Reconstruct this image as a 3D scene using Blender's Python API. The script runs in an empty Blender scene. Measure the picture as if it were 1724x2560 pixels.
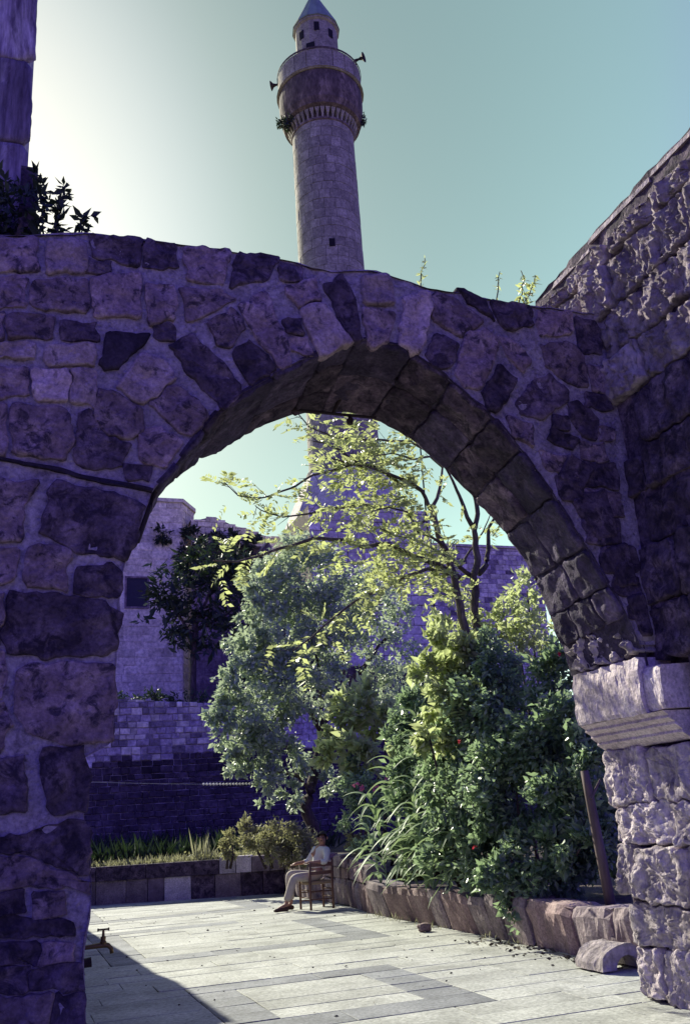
import bpy, bmesh, math, random
import numpy as np
from mathutils import Vector, Matrix, noise
R = math.radians
scene = bpy.context.scene
COL = scene.collection

# ------------------------------------------------------------------ camera
def cam_matrix(pitch, yaw, roll, loc):
    fw = Vector((math.sin(yaw) * math.cos(pitch), math.cos(yaw) * math.cos(pitch), math.sin(pitch)))
    rt = Vector((math.cos(yaw), -math.sin(yaw), 0))
    up = rt.cross(fw)
    ix = math.cos(roll) * rt - math.sin(roll) * up
    iu = math.sin(roll) * rt + math.cos(roll) * up
    m = Matrix((ix, iu, -fw)).transposed().to_4x4()
    m.translation = loc
    return m
cd = bpy.data.cameras.new('camera')
cam = bpy.data.objects.new('camera', cd)
COL.objects.link(cam)
cd.sensor_fit = 'VERTICAL'; cd.sensor_height = 36.0; cd.sensor_width = 24.24
cd.lens = 2300 / 2560 * 36
cd.clip_start = 0.05; cd.clip_end = 2000
cam.matrix_world = cam_matrix(R(18.47), R(20.23), math.atan(.065), Vector((0, 0, 1.5)))
scene.camera = cam

# ------------------------------------------------------------------ light
RAY = Vector((.25, -1.0, -.66)).normalized()      # the way sunlight travels
SUN = -RAY
world = bpy.data.worlds.new('World'); scene.world = world; world.use_nodes = True
nt = world.node_tree; nt.nodes.clear()
def N(t, typ, **kw):
    n = t.nodes.new(typ)
    for k, v in kw.items():
        if k == 'ins':
            for i, val in v.items(): n.inputs[i].default_value = val
        else: setattr(n, k, v)
    return n
sky = N(nt, 'ShaderNodeTexSky', sky_type='NISHITA', sun_disc=False)
sky.sun_elevation = math.asin(SUN.z); sky.sun_rotation = math.atan2(SUN.x, SUN.y)
sky.altitude = 300; sky.air_density = 1.0; sky.dust_density = 1.6; sky.ozone_density = 2.0
tc = N(nt, 'ShaderNodeTexCoord')
dot = N(nt, 'ShaderNodeVectorMath', operation='DOT_PRODUCT'); dot.inputs[1].default_value = SUN
mr = N(nt, 'ShaderNodeMapRange', ins={1: -1.0, 2: 1.0, 3: 0.0, 4: 1.0})
rampn = N(nt, 'ShaderNodeValToRGB')
rampn.color_ramp.interpolation = 'B_SPLINE'
SKY_RAMP = [(0.0, (.30, .17, 1.30)), (.58, (.31, .18, 1.30)), (.72, (.38, .30, 1.1)), (.80, (1.0, 1.05, .80)), (.845, (.94, 1.04, .66)), (.90, (.60, .68, .445)), (.955, (.45, .50, .355)), (.978, (.60, .62, .52)), (1.0, (.34, .34, .29))]
def set_ramp(node, stops):
    cr = node.color_ramp
    while len(cr.elements) > 1: cr.elements.remove(cr.elements[-1])
    cr.elements[0].position = stops[0][0]; cr.elements[0].color = (*stops[0][1], 1)
    for p, c in stops[1:]:
        e = cr.elements.new(p); e.color = (*c, 1)
set_ramp(rampn, SKY_RAMP)
mul = N(nt, 'ShaderNodeMix', data_type='RGBA', blend_type='MULTIPLY'); mul.inputs[0].default_value = 1
bg = N(nt, 'ShaderNodeBackground'); bg.inputs[1].default_value = .15
wo = N(nt, 'ShaderNodeOutputWorld')
nt.links.new(tc.outputs['Generated'], dot.inputs[0]); nt.links.new(dot.outputs['Value'], mr.inputs[0])
nt.links.new(mr.outputs[0], rampn.inputs[0]); nt.links.new(sky.outputs[0], mul.inputs[6]); nt.links.new(rampn.outputs[0], mul.inputs[7])
nt.links.new(mul.outputs[2], bg.inputs[0]); nt.links.new(bg.outputs[0], wo.inputs[0])

sl = bpy.data.lights.new('sun', 'SUN'); sl.energy = 5.0; sl.angle = R(.5); sl.color = (1.0, .965, .78)
so = bpy.data.objects.new('sun', sl); COL.objects.link(so)
so.rotation_euler = RAY.to_track_quat('-Z', 'Y').to_euler(); so.location = SUN * 60
vs = scene.view_settings
vs.view_transform = 'Standard'; vs.look = 'None'; vs.gamma = 1.0; vs.use_curve_mapping = False; vs.exposure = .7
scene.render.engine = 'CYCLES'
scene.cycles.max_bounces = 6; scene.cycles.diffuse_bounces = 3; scene.cycles.transmission_bounces = 4
scene.cycles.caustics_reflective = False; scene.cycles.caustics_refractive = False
scene.cycles.use_denoising = True

# ------------------------------------------------------------------ object helpers
def tag(o, label=None, cat=None, group=None, kind=None):
    if label: o['label'] = label
    if cat: o['category'] = cat
    if group: o['group'] = group
    if kind: o['kind'] = kind
    return o
def empty(name, loc, label=None, cat=None, group=None):
    o = bpy.data.objects.new(name, None); COL.objects.link(o)
    o.location = loc; o.empty_display_size = .1
    return tag(o, label, cat, group)
def wloc(o):
    v = Vector(o.location)
    while o.parent: o = o.parent; v += o.location
    return v
def link(name, me, mat=None, parent=None, kind=None):
    """mesh with world coordinates becomes an object; under a parent it keeps its place"""
    o = bpy.data.objects.new(name, me); COL.objects.link(o)
    if mat is not None and not me.materials: me.materials.append(mat)
    if parent is not None:
        o.parent = parent; o.location = -wloc(parent)
        # keep the part's origin near its own middle
    if kind: o['kind'] = kind
    return o
def recenter(o):
    """move the origin of a freshly made object to its mesh centre"""
    me = o.data
    n = len(me.vertices)
    co = np.empty(n * 3, np.float32); me.vertices.foreach_get('co', co); co = co.reshape(-1, 3)
    c = (co.min(0) + co.max(0)) / 2
    co -= c; me.vertices.foreach_set('co', co.ravel()); me.update()
    o.location = Vector(o.location) + Vector(c.tolist())
    return o
def mesh(name, verts, faces, smooth=False):
    me = bpy.data.meshes.new(name); me.from_pydata([tuple(v) for v in verts], [], faces)
    if smooth:
        me.polygons.foreach_set('use_smooth', [True] * len(me.polygons))
    me.update(); return me
def build(name, verts, faces, mat, parent=None, smooth=False, kind=None):
    return recenter(link(name, mesh(name, verts, faces, smooth), mat, parent, kind))
class MB:
    """collects shapes into one mesh"""
    def __init__(s): s.v = []; s.f = []
    def add(s, v, f):
        b = len(s.v); s.v += [tuple(p) for p in v]; s.f += [[i + b for i in q] for q in f]; return s
    def box(s, a, b):
        x0, y0, z0 = a; x1, y1, z1 = b
        return s.add([(x0,y0,z0),(x1,y0,z0),(x1,y1,z0),(x0,y1,z0),(x0,y0,z1),(x1,y0,z1),(x1,y1,z1),(x0,y1,z1)],
                     [(0,3,2,1),(4,5,6,7),(0,1,5,4),(1,2,6,5),(2,3,7,6),(3,0,4,7)])
    def tube(s, pts, rads, n=7, cap=True):
        pts = [Vector(p) for p in pts]; v = []; f = []
        if not hasattr(rads, '__len__'): rads = [rads] * len(pts)
        ref = Vector((.3, .2, 1)).normalized()
        for i, p in enumerate(pts):
            t = (pts[min(i+1, len(pts)-1)] - pts[max(i-1, 0)])
            if t.length < 1e-6: t = Vector((0,0,1))
            t.normalize()
            a = t.cross(ref)
            if a.length < .1: a = t.cross(Vector((1, 0, 0)))
            a.normalize(); b = t.cross(a)
            for k in range(n):
                q = 2 * math.pi * k / n
                v.append(p + (a * math.cos(q) + b * math.sin(q)) * rads[i])
        for i in range(len(pts) - 1):
            for k in range(n):
                f.append((i*n+k, i*n+(k+1) % n, (i+1)*n+(k+1) % n, (i+1)*n+k))
        if cap:
            f.append(tuple(range(n-1, -1, -1))); f.append(tuple((len(pts)-1)*n+k for k in range(n)))
        return s.add(v, f)
    def lathe(s, prof, n=24, c=(0,0,0), a0=0.0, a1=2*math.pi, rot=0.0):
        full = abs(a1 - a0 - 2*math.pi) < 1e-6
        m = n if full else n + 1
        v = []; f = []
        for r, z in prof:
            for k in range(m):
                q = a0 + (a1-a0) * k / n + rot
                v.append((c[0] + r*math.cos(q), c[1] + r*math.sin(q), c[2] + z))
        for i in range(len(prof) - 1):
            for k in range(n):
                k2 = (k+1) % m
                f.append((i*m+k, i*m+k2, (i+1)*m+k2, (i+1)*m+k))
        return s.add(v, f)
    def build(s, name, mat, parent=None, smooth=False, kind=None):
        return build(name, s.v, s.f, mat, parent, smooth, kind)
def fbm(p, o=4, s=1.0):
    return noise.fractal(Vector(p) * s, .9, 2.1, o, noise_basis='PERLIN_ORIGINAL')

# ------------------------------------------------------------------ materials
def newmat(name):
    m = bpy.data.materials.new(name); m.use_nodes = True
    t = m.node_tree; t.nodes.clear()
    return m, t
def c4(c): return (c[0], c[1], c[2], 1)
def stone_mat(name, base, light, dark, scale=3.0, dark_at=.56, dark_w=.10, bump=.5, fine=34.0, stretch=(1, 1, 1), rough=.9, var=.28, dark_mix=.9, bdist=.02, shift=7.0):
    m, t = newmat(name); L = t.links.new
    geo = N(t, 'ShaderNodeNewGeometry'); oi = N(t, 'ShaderNodeObjectInfo')
    mp = N(t, 'ShaderNodeVectorMath', operation='MULTIPLY'); mp.inputs[1].default_value = stretch
    L(geo.outputs['Position'], mp.inputs[0])
    off = N(t, 'ShaderNodeVectorMath', operation='ADD'); sc = N(t, 'ShaderNodeVectorMath', operation='SCALE')
    comb = N(t, 'ShaderNodeCombineXYZ')
    for i in range(3): L(oi.outputs['Random'], comb.inputs[i])
    L(comb.outputs[0], sc.inputs[0]); sc.inputs[3].default_value = shift
    L(mp.outputs[0], off.inputs[0]); L(sc.outputs[0], off.inputs[1])
    n1 = N(t, 'ShaderNodeTexNoise', ins={2: scale, 3: 7.0, 4: .62}); L(off.outputs[0], n1.inputs[0])
    n2 = N(t, 'ShaderNodeTexNoise', ins={2: scale * 1.7, 3: 9.0, 4: .68, 8: .6}); L(off.outputs[0], n2.inputs[0])
    n3 = N(t, 'ShaderNodeTexNoise', ins={2: fine, 3: 8.0, 4: .7}); L(mp.outputs[0], n3.inputs[0])
    vo = N(t, 'ShaderNodeTexVoronoi', ins={2: fine * .55}); L(mp.outputs[0], vo.inputs[0])
    r1 = N(t, 'ShaderNodeValToRGB'); set_ramp(r1, [(.34, [x*.72 for x in base]), (.5, base), (.68, light)])
    L(n1.outputs[0], r1.inputs[0])
    r2 = N(t, 'ShaderNodeValToRGB'); set_ramp(r2, [(dark_at - dark_w, (0, 0, 0)), (dark_at + dark_w, (dark_mix,) * 3)])
    L(n2.outputs[0], r2.inputs[0])
    mx = N(t, 'ShaderNodeMix', data_type='RGBA'); L(r2.outputs[0], mx.inputs[0]); L(r1.outputs[0], mx.inputs[6]); mx.inputs[7].default_value = c4(dark)
    # fine speckle
    r3 = N(t, 'ShaderNodeMapRange', ins={1: .3, 2: .7, 3: .5, 4: 1.42}); L(n3.outputs[0], r3.inputs[0])
    rv = N(t, 'ShaderNodeMapRange', ins={1: 0.0, 2: 1.0, 3: 1 - var, 4: 1 + var}); L(oi.outputs['Random'], rv.inputs[0])
    mm = N(t, 'ShaderNodeMath', operation='MULTIPLY'); L(r3.outputs[0], mm.inputs[0]); L(rv.outputs[0], mm.inputs[1])
    fin = N(t, 'ShaderNodeVectorMath', operation='SCALE'); L(mx.outputs[2], fin.inputs[0]); L(mm.outputs[0], fin.inputs[3])
    b = N(t, 'ShaderNodeBsdfPrincipled'); b.inputs['Roughness'].default_value = rough
    b.inputs['Specular IOR Level'].default_value = .25
    L(fin.outputs[0], b.inputs['Base Color'])
    h1 = N(t, 'ShaderNodeMath', operation='MULTIPLY_ADD'); L(n3.outputs[0], h1.inputs[0]); h1.inputs[1].default_value = .6; L(n2.outputs[0], h1.inputs[2])
    pit = N(t, 'ShaderNodeMapRange', ins={1: 0.0, 2: .35, 3: -.35, 4: 0.0}); L(vo.outputs[0], pit.inputs[0])
    h2 = N(t, 'ShaderNodeMath', operation='ADD'); L(h1.outputs[0], h2.inputs[0]); L(pit.outputs[0], h2.inputs[1])
    bp = N(t, 'ShaderNodeBump', ins={0: bump, 1: bdist}); L(h2.outputs[0], bp.inputs['Height']); L(bp.outputs[0], b.inputs['Normal'])
    o = N(t, 'ShaderNodeOutputMaterial'); L(b.outputs[0], o.inputs[0])
    return m
def leaf_mat(name, cols, trans, tmix=.35, rough=.4, spec=.5):
    m, t = newmat(name); L = t.links.new
    geo = N(t, 'ShaderNodeNewGeometry')
    r = N(t, 'ShaderNodeValToRGB'); n = len(cols)
    set_ramp(r, [(i / max(1, n-1), c) for i, c in enumerate(cols)]); L(geo.outputs['Random Per Island'], r.inputs[0])
    b = N(t, 'ShaderNodeBsdfPrincipled'); b.inputs['Roughness'].default_value = rough; b.inputs['Specular IOR Level'].default_value = spec
    L(r.outputs[0], b.inputs['Base Color'])
    tr = N(t, 'ShaderNodeBsdfTranslucent'); tr.inputs[0].default_value = c4(trans)
    mx = N(t, 'ShaderNodeMixShader'); mx.inputs[0].default_value = tmix
    L(b.outputs[0], mx.inputs[1]); L(tr.outputs[0], mx.inputs[2])
    o = N(t, 'ShaderNodeOutputMaterial'); L(mx.outputs[0], o.inputs[0])
    return m
def plain_mat(name, col, rough=.8, spec=.3, metal=0.0, var=.3, scale=20.0, bump=.2, stretch=(1, 1, 1)):
    m, t = newmat(name); L = t.links.new
    tcn = N(t, 'ShaderNodeTexCoord'); mp = N(t, 'ShaderNodeVectorMath', operation='MULTIPLY'); mp.inputs[1].default_value = stretch
    L(tcn.outputs['Object'], mp.inputs[0])
    n = N(t, 'ShaderNodeTexNoise', ins={2: scale, 3: 6.0, 4: .65}); L(mp.outputs[0], n.inputs[0])
    mr_ = N(t, 'ShaderNodeMapRange', ins={1: .3, 2: .7, 3: 1 - var, 4: 1 + var}); L(n.outputs[0], mr_.inputs[0])
    s = N(t, 'ShaderNodeVectorMath', operation='SCALE'); s.inputs[0].default_value = col; L(mr_.outputs[0], s.inputs[3])
    b = N(t, 'ShaderNodeBsdfPrincipled', ins={'Roughness': rough, 'Metallic': metal, 'Specular IOR Level': spec}); L(s.outputs[0], b.inputs['Base Color'])
    bp = N(t, 'ShaderNodeBump', ins={0: bump, 1: .01}); L(n.outputs[0], bp.inputs['Height']); L(bp.outputs[0], b.inputs['Normal'])
    o = N(t, 'ShaderNodeOutputMaterial'); L(b.outputs[0], o.inputs[0])
    return m
PURP = (.045, .034, .058)
M = {}
M['arch'] = stone_mat('arch_limestone', (.25, .18, .215), (.46, .35, .39), PURP, scale=5.5, dark_at=.56, dark_w=.05, shift=.6, bump=.9, bdist=.03)
M['arch_light'] = stone_mat('pale_arch_limestone', (.42, .32, .355), (.60, .48, .51), PURP, scale=5.0, dark_at=.62, dark_w=.06, shift=.6, bump=.9, bdist=.03)
M['arch_dark'] = stone_mat('sooty_shaded_arch_limestone', (.105, .076, .11), (.24, .18, .22), (.028, .02, .036), scale=5, dark_at=.53, dark_w=.07, shift=.6, bump=.9, bdist=.03)
M['recess_dark'] = stone_mat('hole_and_joint_shade', (.03, .022, .04), (.06, .045, .07), (.015, .01, .02))  # near-black colour standing in for the shade in the wall hole and joint
M['mortar'] = stone_mat('lime_mortar', (.46, .39, .48), (.60, .52, .60), (.14, .11, .16), scale=5, dark_at=.63, dark_w=.08, bump=1.0, bdist=.04, shift=.6)
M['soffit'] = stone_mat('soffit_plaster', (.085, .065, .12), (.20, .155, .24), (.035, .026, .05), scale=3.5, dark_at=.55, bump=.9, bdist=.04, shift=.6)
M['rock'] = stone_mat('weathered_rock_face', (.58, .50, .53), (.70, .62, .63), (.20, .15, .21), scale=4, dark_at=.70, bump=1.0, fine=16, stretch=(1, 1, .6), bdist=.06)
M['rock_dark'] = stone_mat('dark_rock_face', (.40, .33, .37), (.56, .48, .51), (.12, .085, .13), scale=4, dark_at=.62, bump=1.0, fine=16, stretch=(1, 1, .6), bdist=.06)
M['impost'] = stone_mat('carved_impost_stone', (.58, .49, .50), (.68, .60, .59), (.2, .15, .18), scale=5, dark_at=.7, bump=.5, fine=40)
M['streak'] = stone_mat('streaked_wall_stone', (.26, .21, .30), (.58, .52, .56), (.07, .05, .09), scale=4, dark_at=.56, stretch=(1, 1, .12), bump=.5)
M['minaret'] = stone_mat('minaret_limestone', (.31, .285, .225), (.42, .385, .31), (.19, .17, .145), scale=1.4, dark_at=.62, fine=9, var=.15, bump=.35, bdist=.03)
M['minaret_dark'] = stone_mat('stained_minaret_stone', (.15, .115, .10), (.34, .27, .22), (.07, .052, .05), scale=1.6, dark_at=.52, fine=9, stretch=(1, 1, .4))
M['cone'] = plain_mat('lead_roof', (.20, .25, .21), rough=.6, var=.25, scale=2.5, stretch=(1, 1, .3))
M['far'] = stone_mat('house_limestone', (.70, .63, .55), (.80, .74, .66), (.42, .36, .35), scale=.9, dark_at=.62, fine=6, var=.2, bump=.4, bdist=.05)
M['far_dark'] = stone_mat('stained_house_stone', (.26, .20, .25), (.36, .28, .32), (.10, .075, .11), scale=.9, dark_at=.55, fine=6, var=.2)
M['terr'] = stone_mat('terrace_rubble', (.38, .32, .36), (.54, .48, .50), (.14, .11, .15), scale=1.6, dark_at=.60, fine=9, var=.5, bump=.8, bdist=.05)
M['terr_dark'] = stone_mat('dark_terrace_rubble', (.075, .055, .075), (.15, .115, .145), (.03, .022, .035), scale=1.6, dark_at=.58, fine=9, var=.5, bump=.8, bdist=.05)
M['slab'] = stone_mat('pale_limestone_slab', (.41, .42, .395), (.51, .52, .49), (.26, .265, .25), scale=1.6, dark_at=.62, dark_w=.12, bump=.5, fine=26, var=.12, shift=.3, bdist=.01, rough=.75)
M['slab_grey'] = stone_mat('grey_basalt_slab', (.22, .23, .25), (.28, .29, .31), (.15, .15, .17), scale=2.2, dark_at=.66, bump=.3, fine=30, var=.12, bdist=.01, rough=.75)
M['joint'] = stone_mat('sandy_joint', (.34, .345, .335), (.42, .425, .41), (.16, .16, .15), scale=3, dark_at=.56)
M['planter'] = stone_mat('planter_stone', (.25, .20, .215), (.36, .30, .30), (.12, .085, .12), scale=3, dark_at=.62, bump=.6, var=.3)
M['planter_pink'] = stone_mat('reddish_planter_stone', (.27, .19, .195), (.37, .28, .27), (.14, .09, .11), scale=3, dark_at=.62, bump=.6, var=.25)
M['kerb_white'] = stone_mat('pale_kerb_block', (.5, .45, .48), (.6, .55, .56), (.3, .26, .3), scale=3, dark_at=.7)
M['soil'] = stone_mat('garden_soil', (.10, .075, .06), (.16, .12, .09), (.04, .03, .03), scale=5, bump=.8)
M['earth'] = stone_mat('dry_earth', (.20, .17, .14), (.26, .22, .18), (.10, .09, .07), scale=.5, fine=4)
M['bark'] = stone_mat('tree_bark', (.085, .062, .06), (.16, .12, .11), (.03, .022, .025), scale=8, stretch=(1, 1, .25), bump=.8, fine=40)
M['bark_light'] = stone_mat('grey_bark', (.12, .10, .08), (.22, .19, .15), (.05, .04, .04), scale=8, stretch=(1, 1, .25), bump=.7, fine=40)
M['wood'] = plain_mat('old_chair_wood', (.14, .075, .06), rough=.6, var=.4, scale=30, stretch=(1, 1, .2))
M['post'] = plain_mat('weathered_post_wood', (.13, .095, .095), rough=.85, var=.4, scale=14, stretch=(1, 1, .15))
M['rush'] = plain_mat('rush_weave', (.30, .22, .14), rough=.9, var=.4, scale=60)
M['iron'] = plain_mat('rusty_iron', (.035, .025, .025), rough=.7, metal=.3)
M['brass'] = plain_mat('dull_brass', (.16, .11, .05), rough=.5, metal=.7)
M['bead'] = plain_mat('white_bead', (.8, .78, .7), rough=.5, var=.05)
M['dark'] = plain_mat('dark_void', (.012, .010, .016), rough=.9)
M['shutter'] = plain_mat('dark_blue_shutter', (.03, .028, .055), rough=.7, stretch=(1, 1, 6), scale=6)
M['skin'] = plain_mat('skin', (.34, .18, .13), rough=.55, var=.08)
M['shirt'] = plain_mat('pale_shirt', (.62, .62, .58), rough=.9, var=.08, scale=9)
M['trousers'] = plain_mat('beige_trousers', (.42, .37, .33), rough=.9, var=.1, scale=9)
M['hair'] = plain_mat('dark_hair', (.03, .022, .02), rough=.6)
M['shoe'] = plain_mat('brown_shoe', (.06, .03, .025), rough=.5)
M['locust'] = leaf_mat('locust_leaf', [(.14, .19, .07), (.21, .26, .10), (.31, .33, .16)], (.58, .64, .27), .5)
M['olive'] = leaf_mat('grey_green_leaf', [(.13, .19, .145), (.24, .32, .24), (.42, .48, .38)], (.55, .66, .42), .36, rough=.45, spec=.8)
M['bush'] = leaf_mat('glossy_bush_leaf', [(.035, .08, .058), (.11, .18, .125), (.32, .42, .28)], (.42, .58, .30), .34, rough=.42, spec=.9)
M['broad'] = leaf_mat('broad_leaf', [(.20, .27, .13), (.30, .36, .18), (.42, .46, .26)], (.62, .70, .33), .48, rough=.45)
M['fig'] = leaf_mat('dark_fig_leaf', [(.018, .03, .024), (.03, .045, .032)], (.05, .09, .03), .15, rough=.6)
M['reed'] = leaf_mat('reed_leaf', [(.12, .20, .12), (.20, .29, .17), (.30, .38, .24)], (.38, .5, .24), .3, rough=.55, spec=.35)
M['pale'] = leaf_mat('pale_weed_leaf', [(.16, .18, .09), (.24, .24, .13), (.34, .30, .19)], (.42, .42, .2), .35, rough=.6)
M['grass'] = leaf_mat('dry_grass', [(.17, .19, .11), (.25, .25, .15), (.36, .34, .22)], (.42, .42, .25), .35, rough=.6)
M['flower_pink'] = leaf_mat('pink_petal', [(.5, .08, .25), (.6, .15, .32)], (.6, .2, .35), .3)
M['flower_red'] = leaf_mat('red_petal', [(.5, .02, .04), (.55, .04, .06)], (.6, .05, .08), .3)
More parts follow.
